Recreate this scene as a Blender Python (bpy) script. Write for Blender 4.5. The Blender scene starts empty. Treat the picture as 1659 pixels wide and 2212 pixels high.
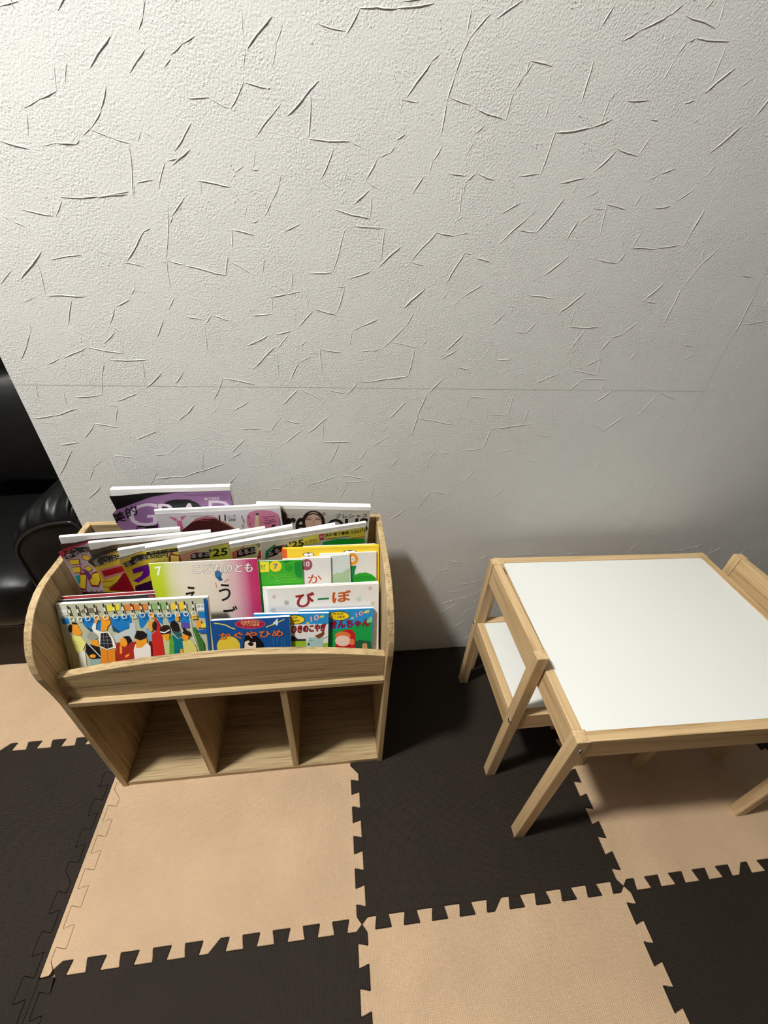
import bpy, bmesh, math, random
from mathutils import Vector, Matrix

scene = bpy.context.scene
col = scene.collection
R = math.radians

BOOKS = [
{'n':'magazine','l':'purple beauty magazine with white capitals,its cover corner curling over black,back row','c':'magazine','g':'fashion magazines in the back row','O':[0.2225,-0.0953,0.4364],'U':[1,0.0002,0.009],'V':[-0.009,0.02,0.9998],'w':0.2379,'h':0.2873,'t':0.013,'e':0.01,'q':(0.009,0.11,0.07),'b':(14,10,14),'p':(245,243,238),'k':False,'s':None,'r':None,'a':[('p',(150,108,155),[(-19.6,238.2),(-1.7,249),(41,265.7),(77.6,277.7),(119.5,285),(163.8,287.7),(183.2,287.1),(237.9,287.1),(236.3,249.9),(223.5,237.4),(146.4,232.4),(65.7,171.9),(-25.5,176.7),(-22.4,211.8)]),('p',(18,16,16),[(10,174.8),(27.9,204.9),(71.8,213.5),(62.2,172.1)]),('p',(18,16,16),[(78,245.7),(88.8,256.8),(108.3,266.8),(123.6,269.5),(140.4,268.9),(142,269.2),(151.6,267.6),(164.8,259),(174.5,244.2),(146.4,232.4),(78,237)]),('t',(222,205,222),'G',(10.1,202.7),(67.9,203),(27.9,262.7),0,None),('t',(222,205,222),'RA',(71.4,207.4),(159.3,206.4),(85.1,259.8),0,None),('t',(222,205,222),'D',(178.8,214.4),(226.1,214),(188.7,264.4),0,None),('t',(18,16,16),'美',(-20.9,209.4),(9.8,220.7),(-17.6,237.4),0.004,None),('t',(18,16,16),'的',(14,227.2),(38.3,237.2),(16.5,252.5),0.004,None),('t',(245,243,238),'BITEKI',(181.4,265.9),(210.1,266.5),(182.6,271.7),0,None),('t',(95,40,105),'グラン',(213.3,266.7),(227.4,267.1),(214.2,271.3),0,None),('l',(105,55,115),1.24,[(144.2,279.1),(145.8,279)]),('l',(105,55,115),1.24,[(147,279.1),(148.6,279.1)]),('l',(105,55,115),1.24,[(149.7,279.2),(151.3,279.1)]),('l',(105,55,115),1.24,[(152.4,279.2),(154.1,279.2)]),('l',(105,55,115),1.24,[(155.2,279.3),(156.8,279.2)]),('l',(105,55,115),1.24,[(157.9,279.3),(159.6,279.3)]),('l',(105,55,115),1.24,[(160.7,279.4),(162.3,279.3)]),('l',(105,55,115),1.24,[(163.4,279.5),(165.1,279.4)]),('l',(105,55,115),1.24,[(166.2,279.5),(167.8,279.5)]),('l',(105,55,115),1.24,[(169,279.6),(170.6,279.5)]),('l',(105,55,115),1.24,[(171.7,279.6),(173.3,279.6)]),('l',(105,55,115),1.24,[(174.5,279.7),(176.1,279.6)]),('l',(105,55,115),1.24,[(177.2,279.8),(178.9,279.7)]),('l',(105,55,115),1.24,[(180,279.8),(181.6,279.8)]),('l',(105,55,115),1.24,[(182.8,279.9),(184.4,279.8)]),('l',(105,55,115),1.24,[(185.5,279.9),(187.2,279.9)]),('l',(105,55,115),1.24,[(188.3,280),(189.9,279.9)]),('l',(105,55,115),1.24,[(191.1,280),(192.7,280)]),('l',(105,55,115),1.24,[(193.9,280.1),(195.5,280)]),('l',(105,55,115),1.24,[(196.6,280.2),(198.3,280.1)]),('l',(105,55,115),1.24,[(199.4,280.2),(201,280.2)]),('l',(105,55,115),1.24,[(202.2,280.3),(203.8,280.2)]),('l',(105,55,115),1.24,[(205,280.3),(206.6,280.3)]),('l',(105,55,115),1.24,[(207.7,280.4),(209.4,280.3)]),('l',(105,55,115),1.24,[(210.5,280.4),(212.2,280.4)]),('l',(105,55,115),1.24,[(213.3,280.5),(214.9,280.4)]),('l',(105,55,115),1.24,[(216.1,280.6),(217.7,280.5)]),('l',(105,55,115),1.24,[(218.9,280.6),(220.5,280.6)]),('l',(105,55,115),1.24,[(221.7,280.7),(223.3,280.6)]),('l',(105,55,115),1.24,[(224.5,280.7),(226.1,280.7)])]},
{'n':'magazine','l':'grey-pink beauty magazine numbered 11 with a brown-haired head,front of back row','c':'magazine','g':'fashion magazines in the back row','O':[0.3041,-0.1051,0.3942],'U':[0.9996,0.0005,0.0269],'V':[-0.0269,0.02,0.9994],'w':0.262,'h':0.2836,'t':0.0075,'e':0.008,'q':None,'b':(212,208,212),'p':(245,243,238),'k':False,'s':None,'r':None,'a':[('p',(215,105,150),[(24.2,276.2),(40.7,269.3),(40.6,263.4),(36.3,261.2)]),('p',(215,105,150),[(49.3,273.2),(62.5,275.4),(49.4,262.5)]),('p',(215,105,150),[(39,263.5),(48.9,262.8),(47.8,232.3),(36,230)]),('p',(180,105,120),[(61.8,251.4),(80.9,266.8),(103.9,272),(125.9,265.7),(126.7,250.6),(90.2,239.4)]),('p',(70,28,26),[(42.4,235.8),(71,257.5),(95.8,264.3),(119,263.6),(137.8,253.3),(163.5,227.7),(138.4,215.4),(38.1,218.9)]),('l',(165,95,55),2.93,[(123.6,260.9),(139.4,248.1),(157.5,231.5)]),('l',(150,70,80),2.03,[(88.3,259.8),(108,261)]),('t',(18,16,16),'11',(126.6,255.3),(141.3,256.4),(129.2,271.8),0.01,None),('t',(70,70,75),'(土・日)',(145,263.7),(164.9,265),(146.4,271),0,None),('l',(110,105,110),1.01,[(147.1,261.1),(163,261.8)]),('l',(110,105,110),1.01,[(146.6,258.4),(162.5,259.1)]),('l',(110,105,110),1.01,[(146.1,255.8),(162,256.5)]),('l',(110,90,100),1.13,[(70.9,273.3),(73.2,273.3)]),('l',(110,90,100),1.13,[(74.7,273.2),(77,273.3)]),('l',(110,90,100),1.13,[(78.6,273.2),(80.9,273.2)]),('l',(110,90,100),1.13,[(82.4,273.2),(84.7,273.2)]),('l',(110,90,100),1.13,[(86.2,273.1),(88.5,273.1)]),('l',(110,90,100),1.13,[(90.1,273.1),(92.4,273.1)]),('l',(110,90,100),1.13,[(93.9,273.1),(96.2,273.1)]),('l',(110,90,100),1.13,[(97.7,273),(100.1,273)]),('l',(110,90,100),1.13,[(101.6,273),(103.9,273)]),('l',(110,90,100),1.13,[(105.4,272.9),(107.8,273)]),('l',(110,90,100),1.13,[(109.3,272.9),(111.6,272.9)]),('l',(110,90,100),1.13,[(113.1,272.9),(115.5,272.9)]),('l',(110,90,100),1.13,[(117,272.8),(119.3,272.9)]),('p',(198,120,150),[(187.6,266.9),(195.7,276.3),(206.8,280.2),(222.7,280.9),(242,277.7),(254.3,269.5),(257.3,255.9),(256.4,221.4),(202.3,207.4),(184.4,240.1)]),('p',(205,190,155),[(207.7,269),(213.6,268.6),(209,224.6),(196.9,225.4)]),('p',(60,45,80),[(215.2,270.2),(214.9,269.4),(214.3,268.6),(213.5,268),(212.5,267.6),(211.3,267.5),(210.2,267.5),(209.2,267.8),(208.3,268.4),(207.7,269),(207.3,269.8),(207.3,270.7),(207.6,271.5),(208.2,272.2),(209,272.8),(210,273.2),(211.1,273.4),(212.2,273.3),(213.3,273),(214.1,272.5),(214.8,271.8),(215.1,271)]),('l',(105,45,75),1.47,[(219.9,261.9),(249.4,262.8)]),('l',(105,45,75),1.47,[(223.2,257),(234.2,259)]),('l',(105,45,75),1.47,[(223.8,252.2),(245.5,253.6)]),('l',(105,45,75),1.47,[(219.8,247.7),(248.9,248.6)]),('l',(105,45,75),1.47,[(222.5,242.8),(237.6,244.6)]),('p',(60,15,35),[(246.5,231.7),(246,229.3),(245.1,227.1),(243.9,225.3),(242.4,224),(240.9,223.4),(239.5,223.5),(238.2,224.3),(237.1,225.8),(236.4,227.7),(236.1,230),(236.2,232.4),(236.7,234.8),(237.6,237),(238.8,238.8),(240.2,240),(241.7,240.6),(243.2,240.5),(244.5,239.7),(245.5,238.3),(246.3,236.4),(246.6,234.2)]),('l',(75,70,85),1.35,[(177.6,270),(177.1,260.9)]),('l',(75,70,85),1.35,[(192.4,268.3),(192,259.1)]),('l',(75,70,85),1.35,[(179,259.1),(178.5,249.9)]),('l',(75,70,85),1.35,[(191.4,249.9),(190.9,240.5)]),('l',(75,70,85),1.35,[(175.4,245.8),(174.9,236.4)])]},
{'n':'magazine','l':'grey fashion magazine with a woman’s face and tall black letters,right end of back row','c':'magazine','g':'fashion magazines in the back row','O':[0.4923,-0.0945,0.4516],'U':[0.9984,-0.0011,-0.0563],'V':[0.0563,0.02,0.9982],'w':0.2548,'h':0.2288,'t':0.0155,'e':0.008,'q':None,'b':(188,183,172),'p':(245,243,238),'k':False,'s':None,'r':None,'a':[('p',(62,38,28),[(51.4,228.3),(56.6,225.1),(65.6,212.7),(66.1,158.6),(54.1,154.8)]),('t',(28,20,20),'re',(66,155),(106.2,155.6),(67.4,202.6),0.03,None),('t',(30,22,20),'OUS',(158.9,161.8),(251.8,166.9),(158,200.7),0.03,None),('p',(30,20,20),[(151.1,195.6),(150.2,186.9),(147.2,178.8),(142.5,172),(136.2,167.1),(129.1,164.4),(121.6,164.3),(114.5,166.7),(108.2,171.4),(103.4,178.1),(100.4,186),(99.5,194.6),(100.6,203.2),(103.7,211),(108.4,217.5),(114.5,222.2),(121.4,224.7),(128.6,224.9),(135.6,222.7),(141.8,218.3),(146.6,212),(149.8,204.2)]),('p',(30,20,20),[(103.6,194.7),(151.1,195.6),(157.7,152.6),(100.5,151.8)]),('p',(205,168,150),[(144.1,192.9),(143.5,184.7),(141.3,177),(137.8,170.6),(133.3,165.9),(128.1,163.5),(122.6,163.4),(117.4,165.7),(112.8,170.2),(109.3,176.5),(107.1,184),(106.4,192.1),(107.2,200.2),(109.4,207.6),(112.9,213.8),(117.4,218.2),(122.4,220.5),(127.7,220.7),(132.8,218.5),(137.3,214.3),(140.9,208.3),(143.2,201)]),('p',(30,20,20),[(106.4,198.2),(112,213.8),(124.4,219.2),(137.5,214.4),(144,199),(136.9,210.1),(125.1,215.8),(113.4,209.6)]),('l',(70,40,35),1.69,[(107.8,198.6),(114,200.5),(120.3,198.5)]),('l',(60,35,30),1.01,[(107.2,203.8),(120.3,205.1)]),('l',(70,40,35),1.69,[(130,199.1),(136.3,200.9),(142.6,199)]),('l',(60,35,30),1.01,[(129.3,204.2),(142.5,205.6)]),('l',(165,125,110),1.35,[(125.2,198.6),(124.5,187.2),(126.6,186.4)]),('p',(150,60,55),[(117.5,180),(125.2,182.8),(133.7,180.3),(125.3,176.6)]),('t',(70,62,58),'プレシャス',(174.7,204.5),(249.3,208.2),(174.3,216.9),0,None),('t',(90,84,78),'ファッション',(68.9,208.6),(85.3,209.8),(69,212.5),0,None),('p',(140,120,85),[(152.4,217.3),(152.3,216.2),(151.8,215.2),(151.1,214.4),(150.2,213.8),(149.2,213.5),(148.1,213.5),(147,213.7),(146,214.3),(145.3,215.1),(144.8,216.1),(144.7,217.1),(144.8,218.2),(145.2,219.2),(145.9,220),(146.9,220.6),(147.9,220.9),(149,220.9),(150.1,220.6),(151,220.1),(151.8,219.3),(152.2,218.3)]),('l',(120,112,104),1.01,[(188,223.8),(190.1,223.8)]),('l',(120,112,104),1.01,[(191.7,223.9),(193.8,223.9)]),('l',(120,112,104),1.01,[(195.3,223.9),(197.4,224)]),('l',(120,112,104),1.01,[(198.9,224),(201,224.1)]),('l',(120,112,104),1.01,[(202.6,224.1),(204.7,224.2)]),('l',(120,112,104),1.01,[(206.2,224.2),(208.3,224.3)]),('l',(120,112,104),1.01,[(209.9,224.3),(212,224.4)]),('l',(120,112,104),1.01,[(213.5,224.4),(215.7,224.4)]),('l',(120,112,104),1.01,[(217.2,224.5),(219.3,224.5)]),('l',(120,112,104),1.01,[(220.9,224.6),(223,224.6)]),('l',(120,112,104),1.01,[(224.5,224.7),(226.7,224.7)]),('l',(120,112,104),1.01,[(228.2,224.7),(230.3,224.8)]),('l',(120,112,104),1.01,[(231.9,224.8),(234,224.9)]),('l',(120,112,104),1.01,[(235.6,224.9),(237.7,225)]),('l',(120,112,104),1.01,[(239.3,225),(241.4,225.1)]),('l',(120,112,104),1.01,[(243,225.1),(245.1,225.2)]),('l',(120,112,104),1.01,[(246.7,225.2),(248.8,225.2)]),('l',(120,112,104),1.01,[(250.3,225.3),(252.5,225.3)])]},
{'n':'magazine','l':'travel guide with a torn-looking red cover and big yellow katakana,leftmost of the fanned guides','c':'magazine','g':'travel guide magazines fanned along the second row','O':[0.1379,-0.192,0.4167],'U':[0.9659,0.2318,-0.1151],'V':[0.0636,0.0153,0.9991],'w':0.2073,'h':0.2642,'t':0.008,'e':0.01,'q':(0.008,0.09,0.036),'b':(70,30,36),'p':(245,243,238),'k':False,'s':None,'r':None,'a':[('p',(205,55,85),[(-8.2,243.6),(9,253.7),(24.5,258.2),(51,262.1),(51.8,222.7),(18.5,201.3),(-6.8,224.6)]),('p',(195,175,185),[(21.4,252.1),(50.2,258.6),(51.8,222.7),(60.2,116.4),(-3.2,128.9),(-7.2,224.6)]),('p',(18,16,16),[(-1.3,235.6),(9.9,240.4),(12.2,247.1),(21.2,251.4),(30.7,249.4),(43.3,247),(40.5,233.9),(26.4,232.6),(15.1,227.8),(11.4,225.2),(-2.6,221.6)]),('t',(235,215,210),'るるぶ',(-2,223.9),(40.6,236.3),(-1.2,234.1),0,None),('p',(150,25,35),[(1.4,221),(19.5,219.2),(16.1,204.2),(-1.6,204.8)]),('p',(245,210,50),[(2.5,219.3),(17.7,217.8),(15,205.8),(0.2,206.3)]),('p',(150,25,35),[(-0.5,199.3),(16.5,199.7),(12.5,181.8),(-2.5,182.1)]),('p',(245,210,50),[(0.5,197.7),(14.8,197.8),(11.6,183.6),(-0.9,183.9)]),('p',(150,25,35),[(9.6,181),(21.6,179.8),(7.6,131.3),(-3.2,137.9)]),('p',(245,210,50),[(9.3,176.4),(19.4,175.4),(8.1,136.7),(-1,142)]),('p',(150,25,35),[(28.2,231.6),(38.7,222.1),(32.2,210.8),(22.6,219.5)]),('p',(245,210,50),[(28.5,229.5),(37.3,221.8),(32,212.8),(23.9,219.9)]),('p',(150,25,35),[(20.3,194.4),(28.7,200.6),(33.3,187.3),(25.6,182)]),('p',(245,210,50),[(21.4,193.8),(28.3,198.7),(32.3,188),(25.9,183.9)]),('p',(150,25,35),[(30.7,179.2),(42.2,182.4),(40.4,156.6),(31.7,138.5),(19.6,142.6),(19.7,160.3)]),('p',(245,210,50),[(30.6,175.4),(40.2,177.9),(38.8,157.2),(31.7,142.8),(21.6,146.1),(21.5,160.3)]),('p',(25,160,160),[(-4.4,174.8),(8.4,176.1),(5.5,162.8),(-4.1,154)]),('p',(120,60,120),[(15.8,195.1),(23.8,185.4),(27.5,165.9),(19.3,158.6),(17.7,177.9)]),('l',(90,55,30),1.35,[(-0.6,134.7),(-1.4,127.7)]),('l',(90,55,30),1.35,[(1.6,131.8),(1.1,125.4)]),('l',(90,55,30),1.35,[(3.9,128.8),(4.4,126.5)]),('l',(90,55,30),1.35,[(8,133.1),(6.8,124.2)]),('l',(90,55,30),1.35,[(10.3,130.1),(10.2,125.4)]),('l',(90,55,30),1.35,[(12.5,127.1),(12.6,123.1)]),('l',(90,55,30),1.35,[(16.7,131.4),(16,124.2)]),('l',(90,55,30),1.35,[(19,128.4),(18.5,121.9)]),('l',(90,55,30),1.35,[(21.3,125.4),(21.8,123.1)]),('l',(90,55,30),1.35,[(25.4,129.7),(24.4,120.7)]),('l',(90,55,30),1.35,[(27.8,126.7),(27.7,121.9)]),('l',(90,55,30),1.35,[(30.2,123.6),(30.3,119.5)]),('l',(90,55,30),1.35,[(34.3,128),(33.7,120.7)]),('l',(90,55,30),1.35,[(36.7,124.9),(36.3,118.4)])]},
{'n':'magazine','l':'yellow travel guide with black-striped top edge and large red katakana,second of the fan','c':'magazine','g':'travel guide magazines fanned along the second row','O':[0.1777,-0.1923,0.4143],'U':[0.9684,0.2324,-0.0905],'V':[0.088,0.0211,0.9959],'w':0.2202,'h':0.2502,'t':0.008,'e':0.01,'q':(0.009,0.09,0.041),'b':(90,70,40),'p':(245,243,238),'k':False,'s':None,'r':None,'a':[('p',(228,195,60),[(-9.7,216.9),(5.9,235.1),(23.7,241),(47.4,241.3),(77.2,243.1),(66,112.9),(-1,127.7),(-5.1,184.7)]),('p',(18,16,16),[(-9.7,216.9),(5.9,235.1),(23.7,241),(47,241),(45.4,231.2),(15.9,223.9),(1.5,215),(-6.4,198.3)]),('l',(228,195,60),1.47,[(-7.4,209.2),(-0.3,219.7)]),('l',(228,195,60),1.47,[(-2.3,211.9),(4.7,222.4)]),('l',(228,195,60),1.47,[(2.7,214.6),(9.8,225.1)]),('l',(228,195,60),1.47,[(7.8,217.3),(14.8,227.8)]),('l',(228,195,60),1.47,[(12.9,220),(19.9,230.5)]),('l',(228,195,60),1.47,[(17.5,220.4),(24.5,230.9)]),('l',(228,195,60),1.47,[(22.3,221.9),(29.3,232.3)]),('l',(228,195,60),1.47,[(27.1,223.3),(34.1,233.8)]),('l',(228,195,60),1.47,[(32,224.8),(39,235.3)]),('l',(228,195,60),1.47,[(36.9,226.3),(43.8,236.7)]),('l',(228,195,60),1.47,[(41.7,227.7),(48.7,238.2)]),('p',(18,16,16),[(-3.9,214.3),(8.9,220.2),(12.2,226.1),(20.9,227.9),(44.5,224),(43.7,214.3),(27.9,210.4),(17.2,209.8),(14.1,205.4),(-2.3,202.6)]),('t',(235,215,210),'るるぶ',(-3.1,203.5),(42.7,214.5),(-2.9,214.1),0,None),('p',(215,135,135),[(3.2,191.6),(47.4,199.5),(52.7,180.7),(37.5,159.1),(18.5,163.8),(6.6,164.4)]),('p',(175,20,35),[(7.2,187.5),(46.5,194.6),(48.1,179.8),(9,170.9)]),('p',(228,195,60),[(10.8,163.6),(41.2,172.4),(27.3,152.3),(10.3,139.8),(-0.2,147.3)]),('p',(150,15,30),[(44,175.4),(64,168.1),(60.3,114.2),(7.8,133.1),(28,150.4)]),('l',(60,35,20),1.13,[(1.9,157.5),(22.6,156.8)])]},
{'n':'magazine','l':'yellow travel guide with purple katakana,third of the fan','c':'magazine','g':'travel guide magazines fanned along the second row','O':[0.2453,-0.1863,0.3961],'U':[0.9724,0.2334,-0.006],'V':[0.0058,0.0014,1.0],'w':0.2321,'h':0.2457,'t':0.0088,'e':0.01,'q':(0.009,0.09,0.041),'b':(200,190,160),'p':(245,243,238),'k':False,'s':None,'r':None,'a':[('p',(238,205,60),[(-2.5,235.6),(28.5,242.7),(50.6,242.1),(72.4,238.4),(45.8,127.1),(-1.9,141.8)]),('p',(18,16,16),[(2.9,225.9),(17.4,230.5),(20.2,236.5),(31.8,238.5),(55,232.7),(54.4,221),(29.3,220.6),(21.3,215.9),(3.8,212.9)]),('t',(235,215,210),'るるぶ',(3.7,214.7),(48.5,222.5),(4,225.6),0,None),('p',(115,20,160),[(12.4,204.2),(42,207.9),(45,192.1),(26.4,191.9),(11.4,190.5)]),('p',(115,20,160),[(31.3,193.2),(45.4,193.8),(36.4,176.6),(12.4,162.6),(5.4,171.1),(23.4,180.3)]),('p',(60,15,70),[(5.1,154.7),(37.4,161.7),(39,129.2),(1.4,140.8)])]},
{'n':'magazine','l':'travel guide showing 500円 on a black and yellow strip,fourth of the fan','c':'magazine','g':'travel guide magazines fanned along the second row','O':[0.2974,-0.1853,0.3963],'U':[0.9724,0.2334,-0.0059],'V':[0.0057,0.0014,1.0],'w':0.2341,'h':0.2485,'t':0.0094,'e':0.01,'q':None,'b':(205,190,75),'p':(245,243,238),'k':False,'s':None,'r':None,'a':[('p',(18,16,16),[(-0.2,247.7),(58.1,245.3),(56.1,236.2),(-1.8,239.1)]),('t',(18,16,16),'500円',(1.5,228.7),(34.1,225.7),(4.1,239.2),0.02,None),('t',(220,205,120),'電子クーポン',(4.1,242.5),(51.2,240),(5.2,247.2),0,None),('p',(120,35,30),[(34.8,223.8),(42.8,238.7),(46.8,231),(61.7,223.8),(57.5,204.1),(32.9,210.5)]),('p',(220,195,90),[(40.6,229.1),(54.6,223.9),(50.7,205.8),(36.2,209.7)])]},
{'n':'magazine','l':'travel guide marked 25 with red lines on its corner,fifth of the fan','c':'magazine','g':'travel guide magazines fanned along the second row','O':[0.3649,-0.1805,0.3949],'U':[0.972,0.2333,0.0267],'V':[-0.026,-0.0062,0.9996],'w':0.2331,'h':0.2443,'t':0.0094,'e':0.01,'q':None,'b':(176,158,118),'p':(245,243,238),'k':False,'s':None,'r':None,'a':[('l',(170,50,45),1.58,[(0.3,234.9),(36.7,239)]),('l',(170,50,45),1.58,[(-0.6,231.4),(35.6,234.2)]),('l',(170,50,45),1.58,[(-1.4,227.9),(34.5,229.4)]),('l',(170,50,45),1.58,[(-2.3,224.4),(33.4,224.5)]),('p',(185,188,62),[(57.9,237.3),(95.4,241),(92.2,197.7),(49.4,203.1)]),('p',(18,16,16),[(19.4,231.1),(28.3,233.7),(56,228.4),(53.2,212.6),(17.6,218.7)]),('t',(235,215,210),'るるぶ',(19,221.8),(53.7,217.4),(20.7,231.6),0,None),('t',(18,16,16),"'25",(53.1,214.8),(88.5,211.3),(57.4,234.9),0.03,None)]},
{'n':'magazine','l':'travel guide with a red-orange corner behind the cream picture book,sixth of the fan','c':'magazine','g':'travel guide magazines fanned along the second row','O':[0.4599,-0.1704,0.3949],'U':[0.9723,0.2334,0.0104],'V':[-0.0101,-0.0024,0.9999],'w':0.2276,'h':0.2406,'t':0.0094,'e':0.01,'q':None,'b':(190,180,130),'p':(245,243,238),'k':False,'s':None,'r':None,'a':[('p',(195,80,50),[(-5.1,203.7),(0.8,227.5),(19.3,233.9),(28.4,241.9),(27.5,235.9),(10,226.3),(7,207.9)]),('p',(18,16,16),[(11.6,229),(27,232.8),(48.8,231.9),(48.4,212.9),(23.7,211.4),(8.6,210.7)]),('t',(235,215,210),'るるぶ',(12.9,216),(47.9,216.2),(12.7,228.7),0,None),('t',(18,16,16),"'2",(50.6,228.3),(60.1,229.8),(51.9,237.4),0.02,None),('p',(150,38,38),[(56.1,217.3),(68.4,225.3),(65.1,195.2),(48.5,196.5)])]},
{'n':'magazine','l':'green travel guide marked 25 and 無料電子書籍,rightmost of the fan','c':'magazine','g':'travel guide magazines fanned along the second row','O':[0.5108,-0.168,0.4026],'U':[0.9718,0.2332,-0.0347],'V':[0.0337,0.0081,0.9994],'w':0.2359,'h':0.2413,'t':0.0082,'e':0.01,'q':None,'b':(205,203,188),'p':(245,243,238),'k':False,'s':None,'r':None,'a':[('p',(45,125,65),[(6.7,193.3),(9.3,215.2),(28.6,229.2),(33.2,227.5),(15.4,210.7),(12.2,192.1)]),('p',(18,16,16),[(11.7,208.3),(22.9,215.5),(28.2,223.8),(55.6,224.4),(56.2,211.5),(37.7,205.8),(31.3,199.2),(14.3,195.7)]),('t',(235,215,210),'るるぶ',(13.9,198.2),(55.1,213.4),(11.7,208.3),0,None),('p',(222,210,75),[(56.9,225.7),(86.4,233.1),(124.3,241.5),(125.9,214.8),(91.9,213.7),(63.3,208.4)]),('t',(18,16,16),"'25",(61,211.3),(91.3,213.8),(60.7,229.7),0.03,None),('t',(90,75,30),'お得版',(94.5,218.8),(120.9,219.8),(94.8,227.2),0,None),('p',(55,165,50),[(86.7,206.7),(98.1,214),(106.7,205.7),(105.3,197.8),(86.5,200.2)]),('p',(180,30,45),[(126.3,237.6),(137.6,238.6),(137.1,222.5),(127.4,222.4)]),('t',(245,220,220),'特典',(128.5,226.3),(136.3,226.7),(128.5,234.3),0,None),('p',(222,210,75),[(138.7,238.4),(235.5,238.4),(237.5,208.9),(198.6,212),(197,220.9),(138.9,223.9)]),('t',(18,16,16),'無料電子書籍',(140.2,228.5),(195.1,226.5),(140.2,237.6),0.02,None),('t',(80,60,40),'500円',(200.2,224.4),(234.6,224.4),(199.8,235.9),0.01,None),('l',(190,60,50),1.23,[(199.3,212.2),(236.7,212.4)]),('l',(190,60,50),1.23,[(139.5,222.5),(169.3,219.8)]),('p',(15,165,45),[(135.3,214.9),(171.3,217.8),(226.7,206.8),(237.1,204.7),(237.8,192.7),(133.6,200.8)])]},
{'n':'picture_book','l':'white picture book mostly hidden behind the yellow hardback','c':'book','g':None,'O':[0.6066,-0.2344,0.3926],'U':[1,0,0.0],'V':[0,0.3304,0.9439],'w':0.1596,'h':0.2397,'t':0.003,'e':0,'q':None,'b':(245,243,238),'p':(245,243,238),'k':False,'s':None,'r':None,'a':[]},
{'n':'picture_book','l':'yellow hardback picture book with white rounded ears along its top and orange spine','c':'book','g':None,'O':[0.5633,-0.244,0.3948],'U':[1,0,0.0],'V':[0,0.3304,0.9439],'w':0.2104,'h':0.2404,'t':0.0092,'e':0,'q':None,'b':(238,202,55),'p':(245,243,238),'k':True,'s':(228,95,30),'r':None,'a':[('p',(18,16,16),[(67.2,224.9),(66.7,223.7),(65.2,222.6),(62.8,221.7),(59.9,221.1),(56.5,220.9),(53,221.1),(49.7,221.6),(46.8,222.4),(44.5,223.5),(43.1,224.7),(42.7,225.9),(43.2,227.2),(44.7,228.3),(47.1,229.1),(50,229.7),(53.4,229.9),(56.9,229.8),(60.2,229.3),(63.1,228.5),(65.4,227.4),(66.8,226.2)]),('p',(235,235,240),[(55.5,224.9),(55.2,223.9),(54.5,223.1),(53.4,222.4),(52.1,221.9),(50.6,221.7),(49,221.8),(47.5,222.1),(46.2,222.7),(45.2,223.5),(44.6,224.4),(44.4,225.4),(44.7,226.3),(45.4,227.2),(46.4,227.8),(47.8,228.3),(49.3,228.5),(50.9,228.5),(52.4,228.1),(53.7,227.5),(54.7,226.8),(55.3,225.9)]),('p',(235,235,240),[(65.5,224.7),(65.2,223.8),(64.5,222.9),(63.4,222.2),(62.1,221.8),(60.6,221.5),(59,221.6),(57.5,221.9),(56.2,222.5),(55.2,223.3),(54.6,224.2),(54.4,225.2),(54.6,226.1),(55.3,227),(56.4,227.7),(57.7,228.2),(59.3,228.4),(60.8,228.3),(62.3,228),(63.7,227.4),(64.7,226.6),(65.3,225.7)]),('p',(18,16,16),[(160.9,227),(160.2,225.7),(158.5,224.6),(155.7,223.8),(152.1,223.2),(148.1,223),(143.8,223.2),(139.8,223.7),(136.3,224.6),(133.5,225.6),(131.8,226.9),(131.3,228.2),(131.9,229.4),(133.6,230.5),(136.4,231.4),(139.9,231.9),(144,232.1),(148.2,232),(152.2,231.4),(155.8,230.6),(158.5,229.5),(160.3,228.3)]),('p',(235,235,240),[(146.7,227),(146.4,226.1),(145.6,225.2),(144.3,224.5),(142.7,224),(140.8,223.8),(138.9,223.9),(137,224.3),(135.4,224.9),(134.2,225.7),(133.4,226.6),(133.1,227.6),(133.4,228.5),(134.3,229.4),(135.5,230.1),(137.2,230.5),(139,230.7),(140.9,230.7),(142.8,230.3),(144.4,229.7),(145.6,228.9),(146.4,228)]),('p',(235,235,240),[(158.9,226.8),(158.6,225.8),(157.8,224.9),(156.5,224.3),(154.9,223.8),(153.1,223.6),(151.1,223.7),(149.3,224),(147.6,224.6),(146.4,225.4),(145.6,226.4),(145.3,227.3),(145.6,228.3),(146.4,229.2),(147.7,229.8),(149.3,230.3),(151.2,230.5),(153.1,230.4),(155,230.1),(156.6,229.5),(157.9,228.7),(158.7,227.8)])]},
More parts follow.
